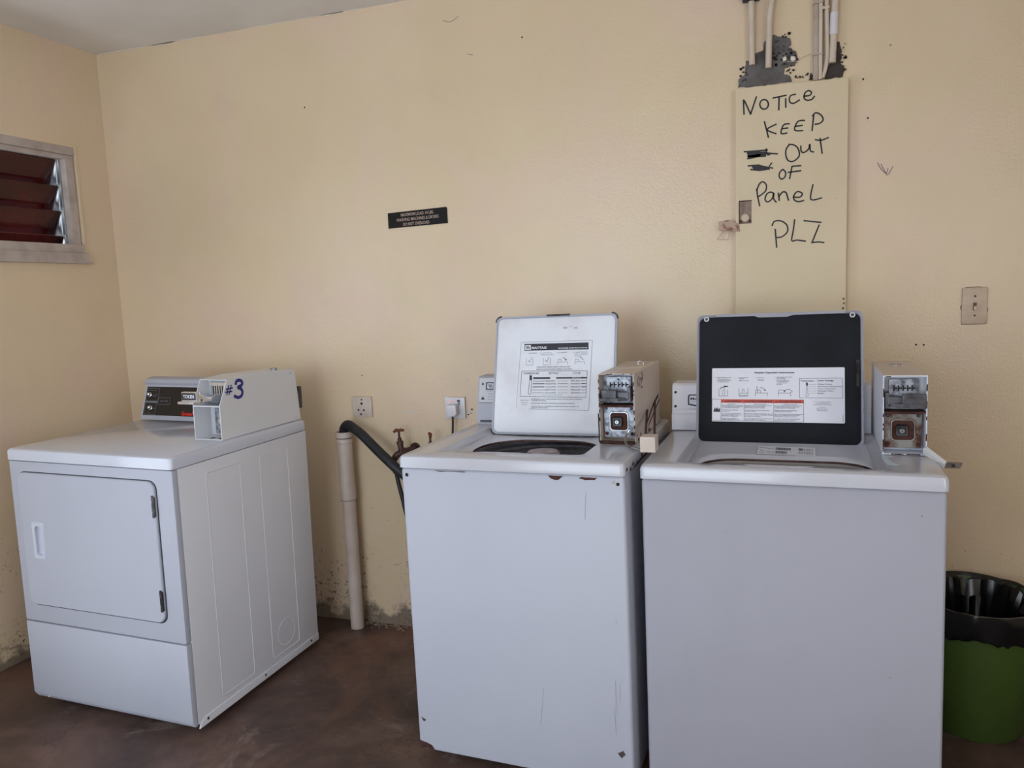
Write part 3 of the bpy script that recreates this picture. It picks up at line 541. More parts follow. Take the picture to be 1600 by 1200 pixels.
# ------------------------------------------------------------------ dryer
def screw(par, a, b, r, m=None, name='screw'):
    bm = B(); cyl(bm, a, b, r, 12, bev=abs(Vector(b).__sub__(Vector(a)).length) * .5); return obj(name, bm, m or m_steel, par)
W, D, ZT = .6855, .6807, .914
dr = tag(empty('clothes_dryer', (.3614, -.8985, .0002), (0, .0115, -.0264)), 'white front-loading dryer marked #3 in blue, standing in the left corner', 'dryer')
bm = B(); box(bm, .004, W - .0005, .024, D, .05, .873, .002); box(bm, .03, W - .03, .06, D - .03, .02, .055)
obj('cabinet', bm, m_side, dr)
bm = B(); prism(bm, [(.0, .318 + .004), (W - .001, .318 + .004), (W - .001, .873), (0, .873)], 1, 0, .024, .0055); obj('front_panel', bm, m_white, dr)
bm = B()
prism(bm, [(0, .318), (0, .062), (.012, .042), (.024, .042), (.024, .318)], 0, 0.0, W - .001, .004); obj('lower_panel', bm, m_white, dr)
for x in (.062, .617): screw(dr, (x, .008, .051), (x, .0015, .045), .005)
# door: dark seam behind, widened right and below to paint the door's shadow, rounded slab in front
bm = B(); L = rr(.0385, .6215, .3815, .8400, .03); prism(bm, L, 1, -.0004, .0008); obj('door_seam_shadow', bm, simple('grey_seam_shadow', '#3a3b43', .6), dr, smooth=False)
bm = B(); lo = rr(.0410, .6170, .3865, .8370, .028); li = rr(.0435, .6145, .389, .8345, .026)
hx0, hx1, hz0, hz1 = .088, .140, .548, .672
loft(bm, [[(x, .0, z) for x, z in lo], [(x, -.006, z) for x, z in lo], [(x, -.009, z) for x, z in li],
          [(x, -.009, z) for x, z in rr(hx0, hx1, hz0, hz1, .006)]])
dd = obj('door', bm, m_white, dr)
bm = B()
loft(bm, [[(x, -.009, z) for x, z in rr(hx0, hx1, hz0, hz1, .006)], [(x, -.0125, z) for x, z in rr(hx0 + .002, hx1 - .002, hz0 + .002, hz1 - .002, .005)],
          [(x, -.0125, z) for x, z in rr(hx0 + .014, hx1 - .010, hz0 + .012, hz1 - .012, .009)], [(x, -.0012, z) for x, z in rr(hx0 + .012, hx1 - .012, hz0 + .014, hz1 - .014, .008)]], False, True)
obj('door_handle', bm, enamel('handle_white_plastic', '#c6c9d6', '#bec1cf'), dd)
for z0 in (.725, .424):
    bm = B(); box(bm, .607, .6145, -.0125, -.0005, z0, z0 + .07, .001); cyl(bm, (.615, -.009, z0 + .004), (.615, -.009, z0 + .066), .0035, 10)
    h = obj('hinge', bm, m_dsteel, dr, smooth=False)
    for k in (.018, .05): screw(h, (.6105, -.0122, z0 + k), (.6105, -.0142, z0 + k), .0022, m_steel)
# side panel with two pressed bays and a knock-out ring
def groove_rect(y0, y1, z0, z1, r, x, w=.0026, h=.0008):
    bm = B(); a = rr(y0, y1, z0, z1, r); b = rr(y0 + w, y1 - w, z0 + w, z1 - w, r); c = rr(y0 + 2 * w, y1 - 2 * w, z0 + 2 * w, z1 - 2 * w, r)
    loft(bm, [[(x - .0005, y, z) for y, z in a], [(x + h, y, z) for y, z in b], [(x - .0005, y, z) for y, z in c]]); return bm
obj('pressed_bay', groove_rect(.136, .302, .077, .836, .012, W), m_side, dr)
obj('pressed_bay', groove_rect(.400, .563, .078, .832, .012, W), m_side, dr)
bm = B(); cy, cz = .488, .150
loft(bm, [[(W + hh, cy + rad * cos(2 * pi * k / 32), cz + rad * sin(2 * pi * k / 32)) for k in range(32)] for rad, hh in ((.053, -.0003), (.0505, .0005), (.048, -.0003))]); obj('vent_knockout', bm, m_side, dr)
bm = B(); prism(bm, [(.026, .030), (D, .030), (D, .058), (.050, .058), (.034, .048)], 0, W - .004, W + .0015, .0008); rl = obj('bottom_rail', bm, m_side, dr)
for y in (.063, .352, .631): screw(rl, (W + .001, y, .046), (W + .0035, y, .046), .0048, m_dsteel)
# top
bm = B()
loft(bm, [[(x, y, z) for x, y in rr(-.003 + i, W + .003 - i, -.005 + i, D - i * .2, r)] for i, z, r in ((.004, .8745, .010), (0, .8765, .012), (0, .902, .012), (.0025, .9095, .012), (.009, .914, .010))], True, True)
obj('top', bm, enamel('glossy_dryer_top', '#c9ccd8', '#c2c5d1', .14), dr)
# console
c0, c1, cy0, cy1, cz0, cz1 = 0.004, .556, .552, .604, .916, 1.070
bm = B()
prism(bm, [(cy0, cz0), (cy0 + .002, cz0 + .012), (cy0 + .044, 1.050), (cy0 + .036, 1.060), (cy0 + .046, 1.074), (cy0 + .075, 1.080), (D - .03, 1.078), (D - .012, 1.07), (D - .012, .9145)], 0, c0, c1, .0025)
con = obj('console', bm, m_white, dr, angle=25)
n0 = Vector((0, cy0 + .002, cz0 + .012)); n1 = Vector((0, cy0 + .044, 1.050)); V = (n1 - n0); VL = V.length; V.normalize()
s = Sheet(n0, (1, 0, 0), V, .0004)
s.O += s.N * 0
vv = lambda z: (z - n0.z) / V.z
s.rect(.014, vv(.934), .555, vv(1.043), 0, 0)
def fr(u0, z0, u1, z1): s.frame(u0, vv(z0), u1, vv(z1), .0011, 1, 1)
fr(.019, .988, .079, 1.038); fr(.019, .937, .074, .982); fr(.080, .976, .140, 1.002)
s.rect(.015, vv(.983), .078, vv(.987), 1, 1)
for t, u, z, h in (('HIGH', .05, 1.027, .004), ('TEMPERATURE', .022, 1.027, .003), ('LOW', .058, 1.012, .004), ('DELICATE', .052, 1.006, .003), ('START', .034, .942, .004)): s.text(t, u, vv(z), h, 1, lay=1)
s.text('IN USE', .092, vv(.986), .006, 1, .036, lay=1)
s.text('Speed Queen', .205, vv(.9375), .0150, 2, .125, .03, 1, .12)
s.done('printed_panel', [m_blackp, m_grey, m_red], dr)
for u, z in ((.036, 1.012), (.050, .962)):
    p = n0 + V * vv(z) + Vector((u, 0, 0)); n = Vector((0, -V.z, V.y)) * 1.0
    bm = B(); tube(bm, [p, p + n * .004, p + n * .0045, p + n * .014, p + n * .018], [.0085, .0085, .006, .0065, .003], 18); obj('selector_button', bm, m_chrome, dr)
# coin box
X0, X1 = .551, .663; YB = .688
prof = [(.250, .9155), (.250, 1.030), (.292, 1.114), (.41, 1.121), (.655, 1.113), (.668, 1.10), (YB, .9155)]
bm = B()
box_in = [(.300, .9155), (.300, 1.10), (.31, 1.114)] + prof[3:]
prism(bm, [(.330, .9155), (.330, 1.1125), (.41, 1.1195), (.655, 1.1115), (.667, 1.099), (YB - .001, .9155)], 0, X0 + .003, X1 - .003)
prism(bm, prof, 0, X0, X0 + .003, .0012); prism(bm, prof, 0, X1 - .003, X1, .0012)
prism(bm, [(.292, 1.1145), (.41, 1.1215), (.41, 1.1185), (.294, 1.1115)], 0, X0 + .002, X1 - .002)
prism(bm, [(.250, .9155), (.331, .9155), (.331, .919), (.250, .919)], 0, X0 + .002, X1 - .002)
prism(bm, [(.250, 1.0275), (.331, 1.0275), (.331, 1.0315), (.250, 1.0315)], 0, X0 + .002, X1 - .002)
cb = obj('coin_box', bm, m_boxw, dr, smooth=False)
bm = B(); box(bm, X0 + .030, X1 - .003, .318, .33, .925, 1.024, .001); o = obj('lock_plate', bm, m_galv, cb, smooth=False)
bm = B(); cyl(bm, (.618, .319, .972), (.618, .305, .972), .016, 24, bev=.002); cyl(bm, (.618, .306, .972), (.618, .296, .972), .009, 20, bev=.002); obj('lock_cylinder', bm, m_chrome, cb)
for z in (.934, 1.014):
    for x in (.590, .652): screw(cb, (x, .319, z), (x, .314, z), .0035, m_chrome)
for x in (.60, .635):
    bm = B(); box(bm, x, x + .014, .262, .280, .9190, .9196); obj('base_slot', bm, m_dark, cb, smooth=False)
bm = B(); box(bm, X0 + .022, X1 - .006, .316, .331, 1.040, 1.104, .002); box(bm, X0 + .026, X1 - .01, .309, .317, 1.093, 1.101, .001); o = obj('coin_plate', bm, m_chrome, cb, smooth=False)
for k in range(7):
    bm = B(); x = X0 + .032 + k * .0095; box(bm, x, x + .0035, .3150, .3165, 1.060, 1.090); obj('coin_slot', bm, m_dark, cb, smooth=False)
bm = B(); prism(bm, [(.205, 1.050), (.205, 1.062), (.235, 1.060), (.26, 1.068), (.325, 1.068), (.325, 1.040), (.26, 1.040), (.235, 1.050)], 0, X0 + .024, X1 - .022, .0015)
box(bm, X0 + .016, X1 - .030, .168, .212, 1.048, 1.056, .0015); box(bm, X0 + .018, X1 - .032, .185, .200, 1.055, 1.086, .0015)
obj('coin_slide', bm, m_chrome, cb, smooth=False)
s = Sheet((X0 + .020, .1848, 1.060), (1, 0, 0), (0, 0, 1), .0003)
s.rect(0, 0, .056, .023, 0, 0); s.text('TOKEN', .006, .006, .011, 1, .044, .02, 1)
s.done('slide_label', [m_blackp, m_paper], cb)
s = Sheet((X1, 0, 0), (0, 1, 0), (0, 0, 1), .0004)
for st in DATA['hash']: s.stroke(st, .005, 0)
s.done('painted_hash_sign', [m_blue], cb); s = Sheet((X1, 0, 0), (0, 1, 0), (0, 0, 1), .0004)
s.stroke(DATA['three'], .0115, 0)
s.done('painted_number', [m_blue], cb); s = Sheet((X1, 0, 0), (0, 1, 0), (0, 0, 1), .0004)
s.stroke([(.632, 1.099), (.645, 1.098)], .002, 0)
s.done('side_slot', [m_grey], cb)
bm = B(); cyl(bm, (.62, .60, 1.110), (.62, .60, 1.122), .012, 18, bev=.001); obj('top_lock', bm, m_steel, cb)
bm = B(); box(bm, .59, .655, .685, .715, .955, 1.04, .003); obj('rear_terminal_box', bm, m_dsteel, dr)
for x in (.06, .62):
    for y in (.08, .60):
        bm = B(); cyl(bm, (x, y, -.0), (x, y, .03), .02, 14); obj('foot', bm, m_hose, dr)

# ------------------------------------------------------------------ washing machines
def place(o): return o
def washer_shell(root, W, D, rec, op, zo, zb, m_front, m_inner, notch, AG=.85):
    bm = B(); L = lambda i, z, r: [(x, y, z) for x, y in rr(i, W - i, .003 + i, D - i, r)]
    loft(bm, [L(.03, .034, .006), L(.002, .034, .006), L(.0, .04, .008), L(0, .870, .008), L(.003, .8755, .008), L(.012, .8755, .008)], True, False)
    obj('cabinet', bm, m_front, root)
    k = 7
    x0, x1, y0, y1 = rec
    O = lambda i, z, r: [(x, y, z) for x, y in rr(-.003 + i, W + .003 - i, -.006 + i, D - i * .2, r, k)]
    def R(i, z, r, zback=None):
        pts = []
        for x, y in rr(x0 + i, x1 - i, y0 + i, y1 - i, r, k):
            pts.append([x, y, z if zback is None else z + (zback - z) * max(0, min(1, (y - y0) / (y1 - y0)))])
        return pts
    def E(i, z, r): return [(x, y, z) for x, y in rr(op[0] + i, op[1] - i, op[2] + i, op[3] - i, r, k)]
    bm = B()
    loft(bm, [O(.004, .8775, .010), O(0, .8795, .013), O(0, .902, .013), O(.003, .910, .013), O(.010, .914, .012), R(-.004, .914, .022), R(-.001, .9125, .022), R(.004, .905, .022),
              R(.016, zb[0], .02, zb[1]), E(-.03, zo + .004, op[4] + .02), E(-.006, zo, op[4]), E(0, zo - .004, op[4]), E(.001, zo - .009, op[4])], False, False)
    if notch:     # finger scoop pressed into the front lip
        for v in bm.verts:
            if v.co.y < y0 + .03 and v.co.z > .9 and notch[0] - .03 < v.co.x < notch[1] + .03: pass
    obj('top_deck', bm, m_deck, root)
    cx, cy = (op[0] + op[1]) / 2, .30
    bm = B(); n = 48
    C = lambda r, z: [(W / 2 + r * cos(2 * pi * q / n), cy + r * sin(2 * pi * q / n), z) for q in range(n)]
    loft(bm, [C(.262, zo - .012), C(.262, zo - .045), C(.240, zo - .050), C(.236, zo - .056), C(.250, zo - .07), C(.250, .50), C(.08, .47)], False, True)
    obj('wash_tub', bm, m_inner, root)
    bm = B(); loft(bm, [E(-.0002, zo - .0045, op[4]), E(.0008, zo - .004, op[4]), E(.0012, zo - .008, op[4]), E(.001, zo - .010, op[4])]); obj('tub_gasket', bm, m_brass, root)
    bm = B(); loft(bm, [[(W / 2 + r * cos(2 * pi * q / 32), cy + r * sin(2 * pi * q / 32), z) for q in range(32)] for r, z in ((.10, .472), (.07, .52), (.05, .60), (.045, .74), (.05, .76), (.05, .80), (.052, AG - .012), (.045, AG - .004), (.02, AG))], True, True)
    obj('agitator', bm, m_agit, root)
    for x in (.06, W - .06):
        for y in (.07, D - .07):
            bm = B(); cyl(bm, (x, y, 0), (x, y, .04), .022, 14); obj('foot', bm, m_hose, root)
def scoop(root, x0, x1, y, m):     # the raised front lip dips at the finger scoop: a thin pressed tongue
    bm = B(); n = 12; top = []
    poly = [(x0, y), (x0 + .02, y - .012), (x1 - .02, y - .012), (x1, y)]
    prism(bm, poly, 2, .9138, .9142); return obj('finger_scoop', bm, m, root, smooth=False)
def lid(root, x0, x1, y0, z0, y1, z1, m_in, m_edge, th=.018, name='lid'):
    U = Vector((1, 0, 0)); V = Vector((0, y1 - y0, z1 - z0)); Ln = V.length; V.normalize(); N = U.cross(V).normalized()   # N towards the front
    w = x1 - x0
    T = lambda u, v, d: Vector((x0, y0, z0)) + U * u + V * v + N * d
    bm = B(); k = 6; r = .018
    F = lambda i, d, rr_: [T(u, v, d) for u, v in rr(i, w - i, i, Ln - i, rr_, k)]
    loft(bm, [F(.012, -th, r), F(.004, -th + .002, r), F(0, -th + .008, r), F(0, 0.0, r), F(.002, .0015, r), F(.0045, .0, r), F(.006, -.003, r), F(.0075, -.003, r)], True, True)
    o = obj(name, bm, m_edge, root)
    bm = B(); loft(bm, [F(.007, -.004, r), F(.008, .0005, r), F(.011, .002, r - .002), F(.03, .0022, r - .003)], False, True); o2 = obj('lid_lining', bm, m_in, root)
    return o, T, U, V, N, w, Ln
def coin_box(root, X0, X1, Y0, Y1, Z0, Z1, zm, m_out, m_in, m_plate, m_lockplate, rust, flip):
    bm = B(); k = 2; t = .003
    Lp = lambda i, y, r=.002: [(x, y, z) for x, z in rr(X0 + i, X1 - i, Z0 + i, Z1 - i, r, k)]
    loft(bm, [Lp(.001, Y1), Lp(0, Y1 - .002), Lp(0, Y0 + .001), Lp(.001, Y0), Lp(t - .001, Y0), Lp(t, Y0 + .001), Lp(t, Y0 + .055)], True, True)
    cb = obj('coin_box', bm, m_out, root, smooth=False)
    bm = B(); box(bm, X0 + t, X1 - t, Y0 + .001, Y0 + .055, zm - .0015, zm + .0015); box(bm, X0 + .01, X1 - .01, Y0 - .0005, Y0 + .004, zm - .004, zm - .001); obj('divider_shelf', bm, rust, cb, smooth=False)
    bm = B(); box(bm, X0 + t, X1 - t, Y0 + .0485, Y0 + .054, zm + .002, Z1 - t); obj('upper_backplate', bm, m_in, cb, smooth=False)
    w = X1 - X0
    bm = B(); prism(bm, rr(X0 + .016, X1 - .016 , zm + .012, Z1 - .012, .005, 3), 1, Y0 + .034, Y0 + .049, .001); obj('coin_plate', bm, m_plate, cb, smooth=False)
    for q in range(5):
        bm = B(); x = X0 + .026 + q * (w - .058) / 4
        box(bm, x, x + .0035, Y0 + .0328, Y0 + .0345, Z1 - .042, Z1 - .028); box(bm, x + .0035, x + .009, Y0 + .0331, Y0 + .0345, Z1 - .037, Z1 - .033); obj('coin_slot', bm, m_dark, cb, smooth=False)
    bm = B(); cyl(bm, ((X0 + X1) / 2, Y0 + .035, Z1 - .02), ((X0 + X1) / 2, Y0 + .033, Z1 - .02), .0035, 10); obj('plate_screw', bm, m_dsteel, cb)
    # slide block: a wedge body reaching out of the compartment
    a, b = (X0 + .008, X1 - .016) if not flip else (X0 + .012, X1 - .006)
    zc = zm + .018
    bm = B(); box(bm, a, b, Y0 + .004, Y0 + .035, zc, zc + .020, .002)
    if not flip:
        prism(bm, [(a - .003, Y0 + .004), (a - .003, Y0 - .012), (a + .05, Y0 - .012), (b, Y0 + .012), (b, Y0 + .03), (a, Y0 + .03)], 2, zc - .004, zc + .005, .001)
        box(bm, b - .006, b + .004, Y0 + .006, Y0 + .035, zc - .008, zc + .034, .001); box(bm, a + .004, a + .046, Y0 - .009, Y0 + .003, zc + .003, zc + .028, .002)
    else:
        prism(bm, [(a, Y0 + .03), (a, Y0 + .012), (b - .05, Y0 - .012), (b + .004, Y0 - .012), (b + .004, Y0 + .004), (b, Y0 + .03)], 2, zc - .006, zc + .005, .001)
        box(bm, a - .006, a + .003, Y0 + .006, Y0 + .035, zc - .010, zc + .030, .001); box(bm, b - .05, b + .003, Y0 - .009, Y0 + .003, zc + .003, zc + .028, .002)
    bmesh.ops.bevel(bm, geom=[], offset=0)
    obj('coin_slide', bm, m_dsteel, cb, smooth=False)
    # lock plate, square collar and lock
    bm = B(); lz0, lz1 = Z0 + .012, zm - .003
    prism(bm, rr(X0 + .006, X1 - .008, lz0, lz1, .003, 2), 1, Y0 + .030, Y0 + .034, .0008); lp = obj('lock_plate', bm, m_lockplate, cb, smooth=False)
    cx, cz = (X0 + X1) / 2 - .001, (lz0 + lz1) / 2; hw = .026
    bm = B()
    loft(bm, [[(x, Y0 + .030 - d, z) for x, z in rr(cx - hw + i, cx + hw - i, cz - hw + i, cz + hw - i, .009, 4)] for i, d in ((-.002, .0), (-.001, .003), (.001, .003), (.002, .0003))], False, False); obj('lock_collar', bm, m_steel, cb)
    bm = B(); prism(bm, rr(cx - hw + .002, cx + hw - .002, cz - hw + .002, cz + hw - .002, .008, 4), 1, Y0 + .0292, Y0 + .0301); obj('collar_recess', bm, rust, cb, smooth=False)
    bm = B(); hq = .014
    loft(bm, [[(x - .003, Y0 + .030 - d, z) for x, z in rr(cx - hq + i, cx + hq - i, cz - hq + i, cz + hq - i, .005, 4)] for i, d in ((0, .0), (0, .012), (.002, .014), (.005, .014), (.006, .011))], False, True); obj('lock_housing', bm, m_dsteel, cb)
    bm = B(); cyl(bm, (cx - .003, Y0 + .021, cz), (cx - .003, Y0 + .013, cz), .0062, 18, bev=.001); obj('lock_cylinder', bm, m_steel, cb)
    bm = B(); box(bm, cx - .0038, cx - .0022, Y0 + .0122, Y0 + .0132, cz - .003, cz + .003); obj('keyhole', bm, m_dark, cb, smooth=False)
    for x in (X0 + .014, X1 - .016):
        for z, mm, rad in ((lz1 - .009, m_dsteel, .0042), (lz0 + .010, rust, .0052)): screw(cb, (x, Y0 + .030, z), (x, Y0 + .0265, z), rad, mm)
    # rust along the front lips, as flakes with their own shape
    bm = B(); rnd = random.Random(int(X0 * 1e4)); y = Y0 - .0006
    for q in range(44):
        side = rnd.choice('tbblrrlr')
        ln = rnd.uniform(.003, .012)
        if side in 'tb':
            x = rnd.uniform(X0 + .004, X1 - .01); z = Z1 - .0022 if side == 't' else Z0 + .002
            prism(bm, [(x, z - .001), (x + ln, z - .0014), (x + ln * .9, z + .0014), (x + .001, z + .001)], 1, y, Y0 + .001)
        else:
            z = rnd.uniform(Z0 + .004, Z1 - .012); x = X0 + .0018 if side == 'l' else X1 - .0018
            prism(bm, [(x - .0014, z), (x + .0012, z + .001), (x + .0014, z + ln), (x - .001, z + ln * .9)], 1, y, Y0 + .001)
    o = obj('rust_flakes', bm, m_rust, cb, smooth=False); o['kind'] = 'stuff'
    return cb
def splash_ring(root, op, zo):
    E = lambda i, z, r: [(x, y, z) for x, y in rr(op[0] + i, op[1] - i, op[2] + i, op[3] - i, r, 7)]
    bm = B(); loft(bm, [E(.0005, zo - .010, op[4]), E(.004, zo - .015, .09), E(.05, zo - .022, .05), E(.085, zo - .034, .014), E(.085, zo - .09, .014)]); obj('tub_cover', bm, m_tub, root)
# --- left washer
A = tag(empty('washing_machine', (1.7817, -.8248, .002), (0, -.0103, -.0581)), 'rust-chipped white top-load washer with an open white lid, middle of the three machines', 'washing machine')
W, D = .642, .66
washer_shell(A, W, D, (.088, .512, .075, .455), (.132, .506, .10, .385, .13), .893, (.896, .901), m_white, m_bask, (.25, .38), .876)
scoop(A, .215, .34, .075, m_deck)
bm = B(); box(bm, .02, .515, .50, .62, .914, .920, .001); prism(bm, [(.520, .918), (.527, .97), (.535, .982), (.552, 1.066), (.560, 1.072), (.62, 1.074), (.64, 1.06), (.645, .915)], 0, .006, .517, .002); obj('console', bm, m_white, A)
cn0 = Vector((0, .535, .982)); cn1 = Vector((0, .552, 1.066)); V = (cn1 - cn0).normalized()
s = Sheet(cn0, (1, 0, 0), V, .0004)
s.rect(.012, .003, .51, .086, 1, 0)
s.rect(.036, .046, .17, .072, 0, 1); s.rect(.041, .050, .063, .068, 2, 2)
for k in range(3): s.stroke([(.046 + k * .005, .064), (.050 + k * .005, .054)], .003, 0, 3)
s.text('MAYTAG', .068, .053, .012, 2, .07, .02, 3); s.text('COMMERCIAL LAUNDRY', .04, .0395, .0035, 3, .12)
for k, t in enumerate(('TURN OFF WATER IF WASHER FAILS', 'SELECT WATER TEMPERATURE', 'DO NOT LEAVE CLOTHES IN THE TUB')):
    s.text('•', .037, .031 - k * .0095, .003, 0); s.text(t, .044, .0305 - k * .0095, .0035, 3, .09)
s.poly([(.018, .012), (.033, .012), (.0255, .024)], 0, 1)
s.rect(.012, .0005, .51, .0025, 3, 0)
s.done('printed_panel', [m_print, m_paperg, m_paper, m_grey], A)
screw(A, (.024, .5505, 1.046), (.024, .546, 1.046), .0048, m_dsteel)
bm = B(); box(bm, .02, .3, .517, .5195, .9215, .925); obj('console_seam', bm, m_dark, A, smooth=False)
ld, T, U, V, N, w, Ln = lid(A, .109, .518, .402, .900, .500, 1.275, m_lidw, m_white)
for (u, v) in ((0, .0), (w, Ln), (0, Ln), (w, 0)):      # corner wear
    bm = B(); cu, cv = (.018 if u == 0 else w - .018), (.018 if v == 0 else Ln - .018)
    a0 = {(0, 0): pi, (1, 0): 1.5 * pi, (1, 1): 0, (0, 1): .5 * pi}[(int(u > 0), int(v > 0))]
    tube(bm, [T(cu + .0185 * cos(a0 + q / 6 * pi / 2), cv + .0185 * sin(a0 + q / 6 * pi / 2), -.0) for q in range(7)], .0032, 8); obj('corner_trim', bm, m_dsteel, ld)
bm = B(); tube(bm, [T(.02, -.001, .0), T(w - .02, -.001, 0)], .0028, 8); obj('worn_lid_edge', bm, m_dsteel, ld)
bm = B(); tube(bm, [T(w * .43, Ln - .0005, .0015), T(w * .62, Ln - .0005, .0015)], .003, 8); obj('lid_grip', bm, m_dsteel, ld)
s = Sheet(T(.197 - .109 , .080, .0023), (1, 0, 0), V, .00035)
LW, LH = .240, .2205
s.map = lambda u, v: (u * LW + (v - .5) * .008, v * LH)
def la(x, y):
    t = (y - 130) / 995; return ((x - 160 + 82 * t) / 1028, 1 - t)
def Lrect(x0, y0, x1, y1, mi, lay=1): s.poly([la(x0, y1), la(x1, y1), la(x1, y0), la(x0, y0)], mi, lay)
def Lstroke(pts, w, mi=0, sm=False, lay=1):
    # in-plane width is even because the map is nearly uniform
    p = [la(*q) for q in pts]
    for a, b in zip(p, p[1:]):
        d = Vector(((b[0] - a[0]) * LW, (b[1] - a[1]) * LH)); 
        if d.length < 1e-6: continue
        d.normalize(); n = Vector((-d.y, d.x)) * w / 2; n = Vector((n.x / LW, n.y / LH))
        s.poly([(a[0] + n.x, a[1] + n.y), (a[0] - n.x, a[1] - n.y), (b[0] - n.x, b[1] - n.y), (b[0] + n.x, b[1] + n.y)], mi, lay)
def Ltext(t, x, y, h, mi=0, wpx=None, bold=0.0, align=0):
    u, v = la(x, y); vs, fs, tw = text_tris(t, bold); k = h / 1028 / .7; kx = (wpx / 1028 / tw) if wpx else k
    off = -align * tw * kx
    Vt = [s.bm.verts.new(s.P(u + off + a * kx, v + b * k, 3)) for a, b in vs]
    for f in fs:
        try: s.bm.faces.new([Vt[i] for i in f]).material_index = mi
        except ValueError: pass
Lstroke([(160, 130), (1185, 125), (1115, 1125), (270, 1110)], .0011, 1); Lstroke([(160, 130), (80, 1090)], .0007, 1)
Lrect(208, 155, 1130, 255, 0, 1); Lrect(218, 172, 304, 245, 2, 2)
for k in range(3): Lstroke([(234 + k * 18, 190), (250 + k * 18, 228)], .0024, 0, lay=3)
Ltext('MAYTAG', 316, 232, 34, 2, 215, .03); Ltext('WASHER INSTRUCTIONS', 700, 238, 18, 2, 410, .02)
Ltext('1. DETERGENT', 270, 302, 16, 1, 125); Ltext('2. LOAD TO TOP', 440, 302, 16, 1, 170); Ltext('ROW OF HOLES', 462, 330, 16, 1, 170); Ltext('3. CLOSE LID', 680, 302, 16, 1, 145); Ltext('4. INSERT MONEY', 910, 302, 16, 1, 205); Ltext('AND / OR SELECT', 930, 330, 16, 1, 190); Ltext('SETTING', 930, 358, 16, 1, 95)
for dx, kk in ((0, 0), (250, 1), (470, 2), (712, 3)):
    if kk < 2: Lstroke([(235 + dx, 370), (230 + dx, 468), (330 + dx, 468), (335 + dx, 370)], .0010, 1); Lstroke([(262 + dx, 395), (285 + dx, 430), (300 + dx, 385), (318 + dx, 350)], .0010, 0)
    else: Lstroke([(220 + dx, 468), (222 + dx, 430), (360 + dx, 430), (360 + dx, 468)], .0010, 1); Lstroke([(225 + dx, 428), (232 + dx, 390), (270 + dx, 392), (275 + dx, 428)], .0009, 1); Lstroke([(295 + dx, 365), (320 + dx, 375), (342 + dx, 405)], .0015, 0)
s.poly([la(322 + 470, 398), la(350 + 470, 390), la(346 + 470, 410)], 0, 1)
Ltext('OVERLOADED WASHER CANNOT WASH CLOTHES', 385, 508, 17, 0, 480); Ltext('REMOVE WASH PROMPTLY WHEN CYCLE ENDS', 385, 542, 17, 0, 505)
Lstroke([(165, 557), (1105, 560), (1080, 940), (138, 928), (165, 557)], .0011, 0)
Ltext('TEMPERATURE', 188, 605, 28, 0, 230); Ltext('SETTING', 560, 605, 28, 0, 135); Ltext('CYCLE', 905, 605, 28, 0, 105)
Lrect(280, 620, 315, 692, 0, 1); Lstroke([(282, 692), (262, 850), (258, 890), (285, 905), (300, 880), (310, 692)], .0011, 0)
Lrect(335, 648, 580, 674, 0); Lrect(668, 650, 1100, 672, 0); Ltext('REGULAR', 895, 669, 16, 2, 120)
rows = ((704, 'PERMANENT', 'PERM. PRESS', .0016), (745, 'DELICATE', 'SHORT WASH ROWS', .0022), (790, 'COLORS', 'REGULAR', .0026), (833, 'BRIGHT COLORS', 'REGULAR', .0010), (876, 'WOOLENS', 'SHORT WASH ROWS', .0010))
for yy, a, b, wd in rows:
    Lstroke([(330 - (yy - 700) * .08, yy), (495, yy)], wd, 0); Ltext(a, 505, yy + 8, 17, 0, 150); Lstroke([(690, yy), (830, yy)], wd * .7, 1); Ltext(b, 875, yy + 8, 17, 0, 130); Lstroke([(1020, yy), (1085, yy)], wd, 0)
Ltext('USE HOT RINSE ONLY FOR COLOR', 450, 914, 12, 1, 300)
for t, x, y, ww in (('PERSONAL', 140, 992, 130), ('SAFETY', 155, 1025, 100), ('NOTE', 175, 1058, 65)): Ltext(t, x, y, 16, 1, ww)
for t, x, y, ww in (('• NEVER REACH INTO THE WASHER UNTIL THE TUB HAS COMPLETELY', 290, 975, 745), ('STOPPED MOVING', 308, 998, 210), ('• NEVER WASH ARTICLES CONTAINING FLAMMABLE MATERIALS', 290, 1035, 630), ('• DO NOT ALLOW CHILDREN TO OPERATE OR PLAY IN, WITH, OR', 290, 1078, 690), ('AROUND THIS WASHER', 305, 1100, 235)): Ltext(t, x, y, 15, 0, ww)
s.done('instruction_print', [m_print, m_grey, m_paper], ld)
s = Sheet(T(0, 0, .0023), (1, 0, 0), V, .0002)
for k, (u, v, r, ex) in enumerate(((.24, .345, .004, 2.2), (.275, .343, .004, 2.0), (.26, .348, .002, 2.5))): s.poly(blob(u, v, r, 12, ex, k), 0)
s.done('lid_smudges', [simple('pale_grey_smudge', '#b5b2bd', .5)], ld)
cA = coin_box(A, .5195, .6225, .232, .605, .9155, 1.113, 1.022, m_yel, m_galv, m_galv, m_galv, m_rust, False)
bm = B(); box(bm, .5395, .6125, .38, .55, 1.1128, 1.1142, .0004); obj('top_hatch', bm, m_yel, cA, smooth=False)
bm = B(); tube(bm, smooth_path([(.585, .47, 1.114), (.583, .47, 1.122), (.591, .468, 1.125), (.600, .466, 1.122), (.602, .465, 1.114)], 4), .0016, 8); obj('hatch_ring', bm, m_steel, cA)
s = Sheet((.6226, 0, 0), (0, 1, 0), (0, 0, 1), .0003)
for st in DATA['two']: s.stroke(st, .006, 0)
for k, (y, z, ry) in enumerate(((.27, .921, 1.8), (.33, .919, 3), (.30, .93, 1.4), (.42, .922, 3.4), (.25, .935, .8))): s.poly(blob(y, z, .006, 10, ry, k), 1)
